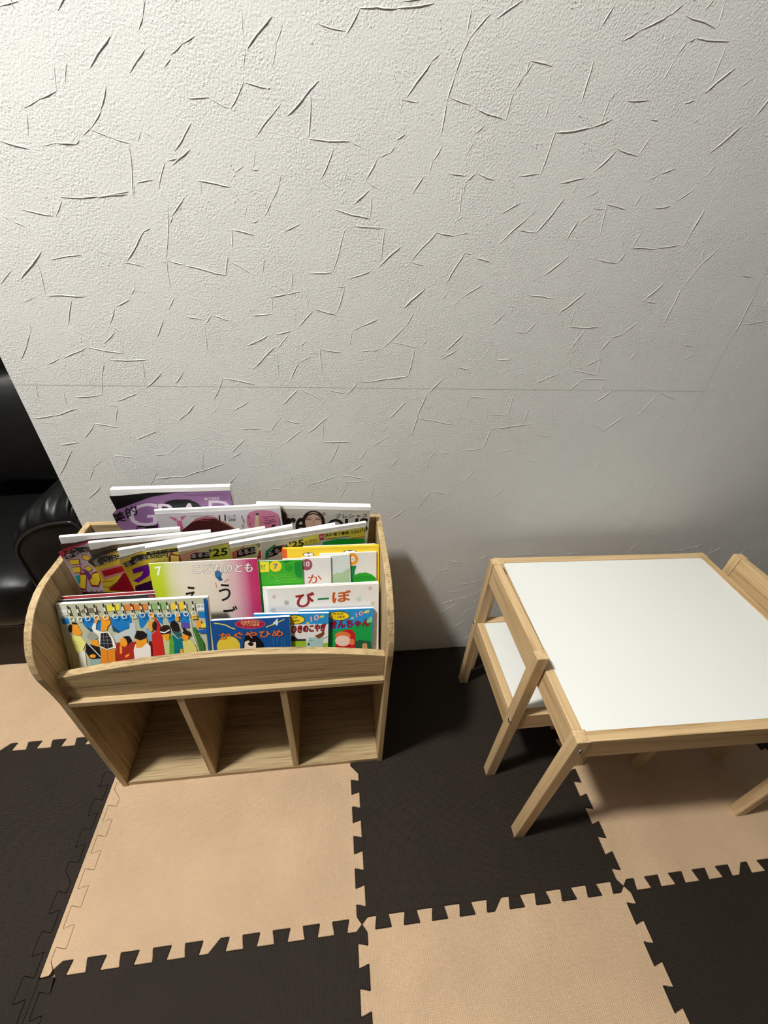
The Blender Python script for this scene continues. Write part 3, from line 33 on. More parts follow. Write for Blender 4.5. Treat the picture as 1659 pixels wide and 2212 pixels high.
{'n':'picture_book','l':'wide picture book showing passengers hanging from train straps,at left of the front board','c':'book','g':None,'O':[0.1363,-0.3146,0.3954],'U':[1,-0.0007,-0.0019],'V':[0.002,0.3303,0.9439],'w':0.2813,'h':0.1915,'t':0.0095,'e':0,'q':None,'b':(187,188,160),'p':(245,243,238),'k':False,'s':None,'r':None,'a':[('p',(205,208,196),[(0,188.5),(18.5,189),(17.5,165.4),(4.2,161.8)]),('p',(28,122,192),[(41,159.5),(58.3,159),(65.6,161.3),(62.2,146.9),(56.4,132.5),(41.3,146)]),('p',(28,122,192),[(67,153.4),(75.9,151.7),(71.4,128.1),(62.8,132.1)]),('p',(28,122,192),[(94.3,158.4),(133.9,161),(130.7,140.2),(109.9,122),(93,142.6)]),('p',(28,122,192),[(4.6,161.8),(20.3,160.8),(15.9,147.7),(4.3,148.4)]),('p',(28,122,192),[(145.5,162),(168.9,163.4),(163.7,147.2),(148.6,128.6),(144.6,133.5)]),('p',(28,122,192),[(177,160.6),(191,154.6),(189.3,135.2),(183.8,140.2)]),('p',(28,122,192),[(197.5,156.5),(215.5,158.2),(212.5,134.8),(201.8,137.8)]),('p',(28,122,192),[(225.4,160.5),(243.5,158.2),(241.9,136.4),(224,137.5)]),('p',(28,122,192),[(260.3,160.7),(274.9,159.8),(275.2,144.7),(261.2,146.8)]),('p',(20,80,110),[(41.3,146),(56.4,132.5),(71.2,126.9),(52.6,127.1)]),('p',(20,80,110),[(93,142.6),(109.9,122),(130.7,140.2),(128.5,132.3),(111.2,118.4),(93.6,126.6)]),('p',(95,75,160),[(224,137.5),(240.9,136.4),(240.4,123.6),(223.7,123.6)]),('p',(200,205,200),[(93,117.4),(134.6,135.3),(129,98.5),(95.1,100.9)]),('p',(195,205,205),[(127,142.7),(138.4,143.1),(135.7,119.1),(120.6,101.4)]),('p',(120,170,205),[(156.3,129.3),(167.1,130.9),(163.6,99.5),(154.2,101.4)]),('p',(122,110,94),[(38.7,171.9),(47.3,179.1),(62.3,181.2),(70.9,178.2),(78.9,171.6),(74.9,169.4)]),('p',(228,218,55),[(91.4,185.3),(115.7,186.1),(113.8,172.9),(90.9,171.5)]),('p',(218,132,62),[(122.7,184.6),(142.3,185.5),(140.1,171.3),(122.4,171)]),('p',(218,132,62),[(138.9,183.4),(166.7,184.5),(165.7,170.9),(138,171.2)]),('p',(142,178,112),[(173.5,185.9),(201.9,185.9),(200.7,169.9),(172.7,170.3)]),('p',(242,208,62),[(221.5,174.9),(220.9,172.8),(220,170.9),(218.6,169.3),(217,168.2),(215.2,167.7),(213.4,167.8),(211.8,168.5),(210.5,169.8),(209.6,171.5),(209.1,173.5),(209.1,175.7),(209.6,177.8),(210.6,179.7),(212,181.3),(213.6,182.4),(215.4,182.9),(217.1,182.8),(218.7,182.1),(220.1,180.8),(221,179.1),(221.5,177.1)]),('p',(242,208,62),[(237.7,175.7),(237.1,173.1),(235.9,170.8),(234.3,168.8),(232.3,167.5),(230.2,166.9),(228.1,167),(226.1,167.9),(224.5,169.4),(223.4,171.5),(222.8,173.9),(222.8,176.5),(223.4,179.1),(224.6,181.4),(226.2,183.3),(228.2,184.6),(230.3,185.3),(232.4,185.1),(234.4,184.3),(236,182.8),(237.1,180.7),(237.7,178.3)]),('p',(236,234,226),[(2.3,179.6),(18.5,179.9),(18.2,168.1),(3.2,166.3)]),('t',(70,70,75),'いしい',(4.8,169.5),(16.7,170.5),(5.2,176.1),0,None),('p',(238,236,228),[(257.7,177.7),(273.7,178.4),(273,163.3),(259.1,162.8)]),('t',(60,60,70),'ひろ',(259.8,168.7),(272,169.1),(260.2,176.1),0.01,None),('p',(28,22,24),[(21.9,138.3),(21.2,135.7),(20.2,133.3),(19,131.4),(17.7,130.1),(16.3,129.4),(15,129.5),(13.9,130.3),(13.1,131.8),(12.6,133.9),(12.6,136.3),(12.9,138.9),(13.6,141.4),(14.5,143.7),(15.8,145.7),(17.1,147),(18.5,147.6),(19.8,147.5),(20.8,146.7),(21.7,145.3),(22.1,143.2),(22.2,140.8)]),('p',(28,22,24),[(22.2,151.7),(31,150.1),(31.2,146.1),(22,146.1)]),('p',(240,160,45),[(22.2,147),(31.2,146.4),(36.3,128.2),(33.2,122.1),(23.9,122.2),(18.4,127.1)]),('p',(238,232,135),[(17.5,123.2),(31,120.5),(39.8,104.9),(30.3,86.4),(20.9,81.2),(13,98.8)]),('p',(232,232,212),[(22.1,82.3),(34.3,87.8),(30.2,39.2),(18,40.3)]),('l',(190,180,80),0.74,[(17,110),(29.9,104.5)]),('l',(190,180,80),0.74,[(15.5,102.1),(29.3,96.4)]),('p',(190,180,120),[(3.6,116.7),(15.8,118.2),(18.3,82),(14.3,40.6),(1.2,41.7)]),('l',(140,80,40),1.11,[(8.8,81.5),(4,46.3)]),('p',(158,162,150),[(65,118.2),(64.1,115.5),(62.4,113),(60.1,111.1),(57.4,109.8),(54.4,109.2),(51.5,109.4),(48.8,110.4),(46.6,112.1),(45.1,114.3),(44.3,116.9),(44.4,119.6),(45.3,122.3),(47,124.7),(49.2,126.6),(52,128),(54.9,128.5),(57.8,128.3),(60.5,127.4),(62.7,125.7),(64.3,123.5),(65.1,120.9)]),('p',(240,160,45),[(47.6,109.6),(61.7,109.7),(63,93.3),(51.6,95.3)]),('p',(24,22,24),[(39.8,102.6),(47.7,99.7),(61.6,93.4),(61.4,67.4),(49,64.8),(40.1,67.9),(35.1,84.2)]),('l',(225,225,220),1.84,[(42.9,101.8),(60.8,69.8)]),('p',(240,160,45),[(52.4,72.3),(52,71),(51.1,69.9),(49.9,69),(48.3,68.5),(46.7,68.2),(45,68.4),(43.5,68.9),(42.3,69.6),(41.4,70.7),(40.9,71.9),(40.9,73.2),(41.3,74.4),(42.2,75.5),(43.5,76.4),(45,76.9),(46.6,77.2),(48.3,77.1),(49.8,76.6),(51,75.8),(52,74.7),(52.4,73.5)]),('p',(150,175,170),[(40.7,66),(60.6,65.7),(55.7,37.1),(35.8,38.8)]),('p',(240,160,45),[(66.3,162.4),(73.1,162),(70.9,152),(67.3,147.1),(62.6,148)]),('p',(240,238,222),[(60.8,147),(66.6,147.7),(63,133.2),(71.7,126.9),(66,118.7),(57.6,129),(56.4,138.2)]),('p',(240,238,222),[(65.1,123.9),(71.3,127.5),(85.4,127.7),(92.5,108.1),(93.8,88.7),(75.4,85.3),(63.5,93.3)]),('p',(240,160,45),[(79.9,161),(92.3,160.8),(92.5,144.9),(85.8,138.5),(82.8,129),(71.7,129.8),(76.8,152.7)]),('p',(34,34,40),[(70.8,124.7),(83,125),(87.7,110.8),(88.3,91.4),(75.8,87.6),(64.6,95.5)]),('l',(150,150,155),0.65,[(70.4,116.6),(87.1,115.5)]),('l',(150,150,155),0.65,[(68,108.7),(88.1,107.3)]),('l',(150,150,155),0.65,[(66.2,100.7),(88.6,99)]),('l',(150,150,155),0.65,[(75.4,124.4),(71.8,92.1)]),('l',(150,150,155),0.65,[(81.1,124.5),(78.9,89.2)]),('p',(225,140,40),[(65,90.8),(75.4,85.3),(91.3,86.5),(84.7,34.7),(56.6,37)]),('l',(160,90,30),0.74,[(76.2,84.7),(73,59.9)]),('p',(165,42,32),[(95.9,100.3),(112.4,102),(133.2,100.5),(122.7,31.5),(85.4,34.6)]),('p',(240,160,45),[(103.9,108.5),(113,111.9),(118.2,99.2),(111.4,89.7),(102.5,93.9)]),('p',(24,18,22),[(109.5,113.9),(122,114.8),(125.7,104.6),(122.4,96),(117.3,94),(115.2,107.7)]),('p',(240,160,45),[(101.5,94.6),(105.3,90.8),(102.9,75.5),(98.2,74.1)]),('p',(240,160,45),[(107.2,69.2),(119.9,76.6),(120.1,71.8),(108.3,64.3)]),('p',(168,45,35),[(120.2,99.1),(125.7,97.5),(121.2,42.7),(111.6,43.4)]),('p',(95,14,24),[(157.5,100.5),(166.3,98.1),(160.9,45.5),(153.1,46.2)]),('p',(238,234,228),[(131.1,94.8),(153.5,96.7),(159.3,88),(155.2,46),(123.6,48.6),(126.1,82.1)]),('p',(240,160,45),[(135.6,113.2),(154.8,115.6),(154,96.6),(142.3,86.2),(131.4,85.9)]),('p',(24,18,22),[(138.7,126),(150.8,124.1),(156.1,117.7),(153.6,107.3),(141.9,102.8),(131.9,109.4)]),('p',(200,40,35),[(171.5,121),(180.5,121.8),(184.5,115.7),(185.5,92),(182,43.8),(159.9,45.6),(165.6,114.7)]),('p',(200,40,35),[(174.4,148.8),(179.5,149.6),(184.8,132),(181.2,120),(175.4,121.6),(178.5,137)]),('p',(240,160,45),[(167.7,161.5),(175.6,162.4),(177.8,150.9),(173.5,148.6)]),('p',(240,160,45),[(164.2,147.2),(171.6,145.5),(168.4,123.2),(163.9,121.5),(161.9,131.2)]),('p',(40,30,34),[(178.8,134.5),(178.2,131.5),(177.3,128.8),(176.1,126.6),(174.7,125),(173.3,124.3),(171.9,124.4),(170.8,125.3),(169.9,127),(169.3,129.3),(169.1,132.1),(169.3,135.1),(170,138),(170.9,140.7),(172.1,142.9),(173.5,144.5),(174.9,145.2),(176.2,145.1),(177.4,144.2),(178.3,142.5),(178.9,140.2),(179.1,137.5)]),('p',(42,26,22),[(182.7,126.9),(186.3,130.7),(190.8,135.1),(200.4,134.7),(201.7,128.5),(201.3,118.1),(196,112.3),(187.8,112.9),(182.5,116.8)]),('p',(240,238,232),[(182.2,121.9),(190.5,119),(201.3,125.3),(200.8,121.8),(190.2,116.2),(181.9,119.4)]),('p',(240,160,45),[(184,113.4),(200.2,114.6),(197.6,102.4),(192.7,96.8),(185.9,108)]),('p',(195,205,145),[(185.9,108),(192.7,96.8),(198.6,102.3),(190.8,43.1),(184.4,43.6)]),('p',(92,162,55),[(197.8,100.6),(203.7,114.4),(206.8,92.8),(198.7,42.5),(190.3,43.2)]),('p',(0,112,122),[(204.5,114.3),(213.7,101.9),(223.1,105),(225.4,89.1),(221.5,40.6),(200.7,42.3),(205.7,92.9)]),('p',(45,92,92),[(204.3,120.2),(220.8,118.1),(223.2,105.9),(214.6,101.6)]),('l',(235,238,235),0.92,[(205,117.8),(214.7,101.8),(222,105.4)]),('p',(32,22,22),[(206.2,142.2),(213.4,145.4),(218.4,137.9),(220.4,121.5),(215.7,118),(206.4,121),(202.9,133.1)]),('p',(240,160,45),[(217.7,156.4),(223.7,157.2),(222,143.2),(216,143.6)]),('p',(240,160,45),[(216.6,77.7),(220.5,77.4),(220.3,67.7),(214.4,68.2)]),('p',(218,208,115),[(222.9,96.4),(237,99.2),(244.9,88.9),(248.7,75.3),(245,38.7),(221,40.7)]),('p',(240,160,45),[(223.4,110.6),(235.8,112.2),(236.1,103.8),(230.5,92.9),(223.4,100.6)]),('p',(42,26,24),[(224.8,116.5),(230.7,120.8),(239.7,118),(241.6,108.8),(236,106.8),(226.8,112.8)]),('p',(42,26,24),[(232.5,122.8),(232.2,121.8),(231.8,120.9),(231.1,120.2),(230.4,119.7),(229.5,119.5),(228.7,119.5),(227.9,119.9),(227.3,120.4),(226.9,121.2),(226.6,122.2),(226.6,123.1),(226.9,124.1),(227.3,125),(228,125.7),(228.7,126.2),(229.5,126.4),(230.4,126.4),(231.1,126),(231.8,125.5),(232.2,124.7),(232.5,123.7)]),('p',(55,115,45),[(245.8,125.6),(251.4,127.8),(256.4,108.4),(264.2,88.7),(263,49.7),(256.4,50.2),(251.2,93.2)]),('p',(225,180,60),[(247.6,155.7),(257.6,156.2),(258.4,145.8),(246.4,145.2)]),('p',(240,160,45),[(254.6,140.2),(264.3,143.3),(264.2,125.3),(254.8,124.8)]),('p',(235,215,80),[(263.7,133.8),(272.8,135.6),(272.6,125),(263.7,124.4)]),('p',(30,92,180),[(255.3,119.1),(274.4,121.4),(274.4,111.6),(257.6,112.8)]),('l',(235,235,228),0.92,[(243.3,156),(243.4,111.6),(252.8,62.8)]),('p',(10,82,150),[(274.3,190.3),(281.2,191.3),(274.3,36.4),(270.2,36.7)]),('l',(38,34,26),2.77,[(22.6,189.3),(23.4,180.8)]),('l',(240,236,220),2.4,[(23.4,181.3),(24.2,172.7)]),('l',(38,34,26),2.77,[(24.2,173.2),(24.9,165.5)]),('l',(240,238,230),1.57,[(28.5,160.3),(27.6,158.1),(26.1,156.4),(24.3,155.5),(22.5,155.7),(21,156.7),(20.2,158.6),(20.2,160.8),(21,163),(22.5,164.7),(24.3,165.5),(26.2,165.4),(27.6,164.3),(28.5,162.5),(28.5,160.3)]),('l',(38,34,26),2.77,[(37.9,189.5),(38.4,180.6)]),('l',(240,236,220),2.4,[(38.4,181.1),(38.9,172.1)]),('l',(38,34,26),2.77,[(38.9,172.6),(39.3,164.6)]),('l',(240,238,230),1.57,[(42.9,159.4),(42.1,157.2),(40.6,155.5),(38.7,154.6),(36.9,154.7),(35.4,155.8),(34.6,157.7),(34.6,159.9),(35.4,162.1),(36.9,163.8),(38.7,164.6),(40.6,164.5),(42,163.4),(42.9,161.6),(42.9,159.4)]),('l',(38,34,26),2.77,[(52.9,189.7),(53.4,180.8)]),('l',(240,236,220),2.4,[(53.4,181.3),(53.9,172.3)]),('l',(38,34,26),2.77,[(53.9,172.8),(54.4,164.8)]),('l',(240,238,230),1.57,[(58,159.5),(57.2,157.4),(55.8,155.7),(53.9,154.8),(52,154.9),(50.5,156),(49.7,157.8),(49.7,160.1),(50.5,162.2),(52,163.9),(53.8,164.8),(55.7,164.7),(57.2,163.6),(58,161.8),(58,159.5)]),('l',(38,34,26),2.77,[(70.2,189.8),(70.4,181.2)]),('l',(240,236,220),2.4,[(70.4,181.7),(70.5,173.1)]),('l',(38,34,26),2.77,[(70.5,173.5),(70.6,165.8)]),('l',(240,238,230),1.57,[(74.3,160.5),(73.5,158.3),(72.1,156.6),(70.2,155.8),(68.3,155.9),(66.8,157),(66,158.8),(65.9,161.1),(66.7,163.2),(68.2,164.9),(70.1,165.8),(71.9,165.7),(73.4,164.6),(74.3,162.8),(74.3,160.5)]),('l',(38,34,26),2.77,[(87.2,190.2),(87.4,181.6)]),('l',(240,236,220),2.4,[(87.4,182),(87.6,173.4)]),('l',(38,34,26),2.77,[(87.6,173.8),(87.8,166.1)]),('l',(240,238,230),1.57,[(91.5,160.8),(90.7,158.6),(89.2,156.9),(87.4,156),(85.5,156.1),(84,157.2),(83.1,159.1),(83.1,161.3),(83.9,163.5),(85.3,165.2),(87.2,166.1),(89.1,166),(90.6,164.9),(91.5,163.1),(91.5,160.8)]),('l',(38,34,26),2.77,[(104.2,190.1),(104.4,181.5)]),('l',(240,236,220),2.4,[(104.4,182),(104.7,173.4)]),('l',(38,34,26),2.77,[(104.7,173.9),(104.9,166.2)]),('l',(240,238,230),1.57,[(108.7,160.9),(107.9,158.7),(106.5,157),(104.6,156.1),(102.7,156.2),(101.2,157.3),(100.3,159.1),(100.2,161.4),(101,163.6),(102.5,165.3),(104.3,166.2),(106.2,166.1),(107.8,165),(108.7,163.1),(108.7,160.9)]),('l',(38,34,26),2.77,[(120.2,189.7),(120.7,181.1)]),('l',(240,236,220),2.4,[(120.7,181.6),(121.2,172.9)]),('l',(38,34,26),2.77,[(121.2,173.4),(121.6,165.7)]),('l',(240,238,230),1.57,[(125.5,160.4),(124.7,158.2),(123.2,156.5),(121.4,155.6),(119.5,155.7),(117.9,156.8),(117,158.7),(116.9,160.9),(117.7,163.1),(119.2,164.8),(121,165.7),(122.9,165.6),(124.5,164.5),(125.4,162.6),(125.5,160.4)]),('l',(38,34,26),2.77,[(137.4,188.7),(137.8,180.8)]),('l',(240,236,220),2.4,[(137.7,181.3),(138.1,173.3)]),('l',(38,34,26),2.77,[(138,173.7),(138.3,166.6)]),('l',(240,238,230),1.57,[(142.2,161.3),(141.5,159.1),(140,157.3),(138.1,156.5),(136.2,156.6),(134.6,157.7),(133.7,159.5),(133.6,161.8),(134.4,164),(135.9,165.7),(137.7,166.6),(139.6,166.5),(141.2,165.4),(142.1,163.5),(142.2,161.3)]),('l',(38,34,26),2.77,[(154.3,188.9),(154.7,180.9)]),('l',(240,236,220),2.4,[(154.7,181.4),(155.2,173.4)]),('l',(38,34,26),2.77,[(155.1,173.8),(155.6,166.7)]),('l',(240,238,230),1.57,[(159.5,161.3),(158.7,159.1),(157.3,157.4),(155.4,156.5),(153.5,156.6),(151.9,157.7),(151,159.6),(150.9,161.9),(151.6,164.1),(153.1,165.8),(155,166.7),(156.9,166.6),(158.5,165.5),(159.4,163.6),(159.5,161.3)]),('l',(38,34,26),2.77,[(170.7,189.1),(171.2,180.8)]),('l',(240,236,220),2.4,[(171.2,181.3),(171.7,173)]),('l',(38,34,26),2.77,[(171.7,173.4),(172.2,166)]),('l',(240,238,230),1.57,[(176.2,160.7),(175.4,158.4),(174,156.7),(172.1,155.8),(170.2,155.9),(168.6,157),(167.6,158.9),(167.5,161.2),(168.3,163.4),(169.7,165.1),(171.6,166),(173.5,165.9),(175.1,164.8),(176.1,162.9),(176.2,160.7)]),('l',(38,34,26),2.77,[(188.5,188.4),(188.6,180.1)]),('l',(240,236,220),2.4,[(188.6,180.6),(188.7,172.3)]),('l',(38,34,26),2.77,[(188.7,172.8),(188.7,165.3)]),('l',(240,238,230),1.57,[(192.8,160),(192.1,157.7),(190.6,156),(188.7,155.1),(186.8,155.2),(185.2,156.3),(184.2,158.2),(184.1,160.5),(184.8,162.7),(186.3,164.5),(188.2,165.4),(190.1,165.2),(191.7,164.1),(192.7,162.3),(192.8,160)]),('l',(38,34,26),2.77,[(204.5,187.9),(204.8,179.6)]),('l',(240,236,220),2.4,[(204.8,180.1),(205.1,171.8)]),('l',(38,34,26),2.77,[(205.1,172.2),(205.4,164.8)]),('l',(240,238,230),1.57,[(209.5,159.4),(208.8,157.2),(207.3,155.4),(205.4,154.5),(203.5,154.7),(201.8,155.8),(200.9,157.7),(200.7,159.9),(201.5,162.2),(202.9,163.9),(204.8,164.8),(206.7,164.7),(208.4,163.6),(209.3,161.7),(209.5,159.4)]),('l',(38,34,26),2.77,[(222.1,187.8),(222,179.6)]),('l',(240,236,220),2.4,[(222,180.1),(221.9,171.8)]),('l',(38,34,26),2.77,[(221.9,172.3),(221.7,164.9)]),('l',(240,238,230),1.57,[(225.9,159.5),(225.2,157.3),(223.7,155.6),(221.8,154.7),(219.9,154.8),(218.2,155.9),(217.2,157.8),(217.1,160.1),(217.8,162.3),(219.2,164.1),(221.1,164.9),(223.1,164.8),(224.7,163.7),(225.7,161.8),(225.9,159.5)]),('l',(38,34,26),2.77,[(237.8,187.2),(238,179.2)]),('l',(240,236,220),2.4,[(238,179.6),(238.2,171.6)]),('l',(38,34,26),2.77,[(238.2,172),(238.4,164.8)]),('l',(240,238,230),1.57,[(242.6,159.4),(241.9,157.2),(240.4,155.4),(238.6,154.5),(236.6,154.7),(234.9,155.8),(233.9,157.7),(233.8,160),(234.5,162.2),(235.9,164),(237.8,164.9),(239.8,164.7),(241.4,163.6),(242.4,161.7),(242.6,159.4)]),('l',(38,34,26),2.77,[(253.7,187.2),(253.5,179.3)]),('l',(240,236,220),2.4,[(253.5,179.7),(253.3,171.8)]),('l',(38,34,26),2.77,[(253.3,172.2),(253.2,165.1)]),('l',(240,238,230),1.57,[(257.4,159.7),(256.7,157.4),(255.3,155.7),(253.4,154.8),(251.4,154.9),(249.7,156),(248.7,157.9),(248.5,160.2),(249.2,162.5),(250.7,164.2),(252.6,165.1),(254.5,165),(256.2,163.9),(257.2,162),(257.4,159.7)])]}]
STROKES = [[611,1428,574,1396,3],[624,1421,614,1403,1],[614,1403,606,1378,1],[565,1362,542,1333,2],[566,1361,597,1358,2],[597,1358,601,1359,2],[572,1394,565,1374,1],[571,1431,571,1404,1],[615,1344,573,1304,1.5],[671,1371,623,1330,3],[659,1356,654,1309,2],[654,1306,717,1307,2.5],[717,1307,734,1303,1],[692,1298,670,1259,2],[730,1443,712,1420,2],[710,1421,671,1426,1.5],[730,1445,757,1446,2.5],[513,1342,540,1333,1],[571,1287,565,1268,1],[562,1266,573,1266,2],[607,1263,602,1247,1],[535,1260,551,1268,1],[760,1290,742,1262,2],[742,1262,765,1251,1],[668,1259,690,1244,1],[520,1185,555,1180,2.5],[521,1185,515,1160,2],[506,1141,545,1122,1.5],[567,1147,561,1122,1.5],[603,1248,588,1225,1],[588,1225,575,1207,2],[580,1232,579,1220,1],[554,1196,564,1199,2],[632,1199,607,1187,2],[748,1250,722,1229,2.5],[751,1241,751,1211,1.5],[689,1221,751,1211,2.5],[709,1197,686,1130,1.5],[721,1199,767,1200,2],[644,1126,684,1130,2],[755,1135,715,1120,2],[694,1107,707,1108,1.5],[706,1103,692,1064,2],[647,1069,691,1060,2.5],[647,1066,619,1037,2],[615,1130,610,1100,2],[573,1087,600,1091,2.5],[600,1091,625,1098,2],[574,1085,571,1062,1],[534,1055,570,1057,2],[636,1093,640,1064,1],[560,1020,519,1000,2.5],[573,1022,604,1029,2.5],[597,1021,576,997,1.5],[570,1000,523,956,2.5],[553,978,573,978,1],[573,986,572,942,1.5],[618,1003,632,1011,2],[638,982,614,969,1],[613,969,595,936,2],[657,997,659,946,2],[657,997,699,991,2.5],[634,989,657,988,1],[769,1053,740,1042,2.5],[740,1042,721,1032,1.5],[721,1031,714,998,1.5],[739,995,776,996,2],[744,1446,781,1448,2.5],[781,1448,832,1456,2.5],[885,1457,883,1430,1.5],[913,1454,890,1431,2],[890,1431,880,1414,2],[880,1416,872,1389,2],[872,1389,863,1361,2],[863,1361,860,1323,2],[846,1409,835,1402,2],[835,1402,801,1362,2.5],[795,1360,819,1357,2],[795,1359,792,1345,1],[803,1322,789,1313,2],[788,1306,779,1297,2],[779,1297,763,1292,1.5],[758,1287,749,1274,2],[863,1312,851,1293,2],[851,1293,845,1275,1.5],[838,1273,820,1248,2],[868,1366,900,1361,2],[911,1357,956,1348,2.5],[928,1340,914,1329,2],[916,1321,904,1302,1],[982,1414,979,1398,2],[989,1411,976,1396,2],[977,1398,967,1379,1.5],[966,1378,960,1348,2],[984,1414,1019,1410,2.5],[877,1279,907,1276,2],[923,1281,909,1268,2],[909,1268,907,1252,1.5],[926,1281,957,1274,2.5],[905,1265,904,1223,1.5],[911,1223,903,1217,2],[751,1199,776,1199,2],[776,1198,772,1152,2],[807,1175,769,1143,2.5],[869,1198,826,1154,2],[869,1198,900,1193,2.5],[826,1152,850,1146,2],[904,1195,929,1200,1.5],[924,1170,895,1119,2.5],[924,1170,936,1168,1.5],[943,1163,976,1157,2.5],[857,1110,818,1075,3],[901,1104,892,1094,1.5],[968,1120,930,1097,2],[930,1097,919,1084,1],[1011,1246,979,1230,2],[945,1031,913,999,2.5],[936,1001,907,982,2],[897,987,915,991,1],[840,1067,824,1041,2],[824,1041,781,1000,1.5],[781,1000,757,996,2],[799,1013,853,1004,1],[848,1000,839,948,2.5],[839,946,791,939,2],[868,1043,869,1019,1],[871,1017,864,1010,2],[1005,1006,998,992,1.5],[941,966,969,961,2.5],[942,963,941,947,1.5]]
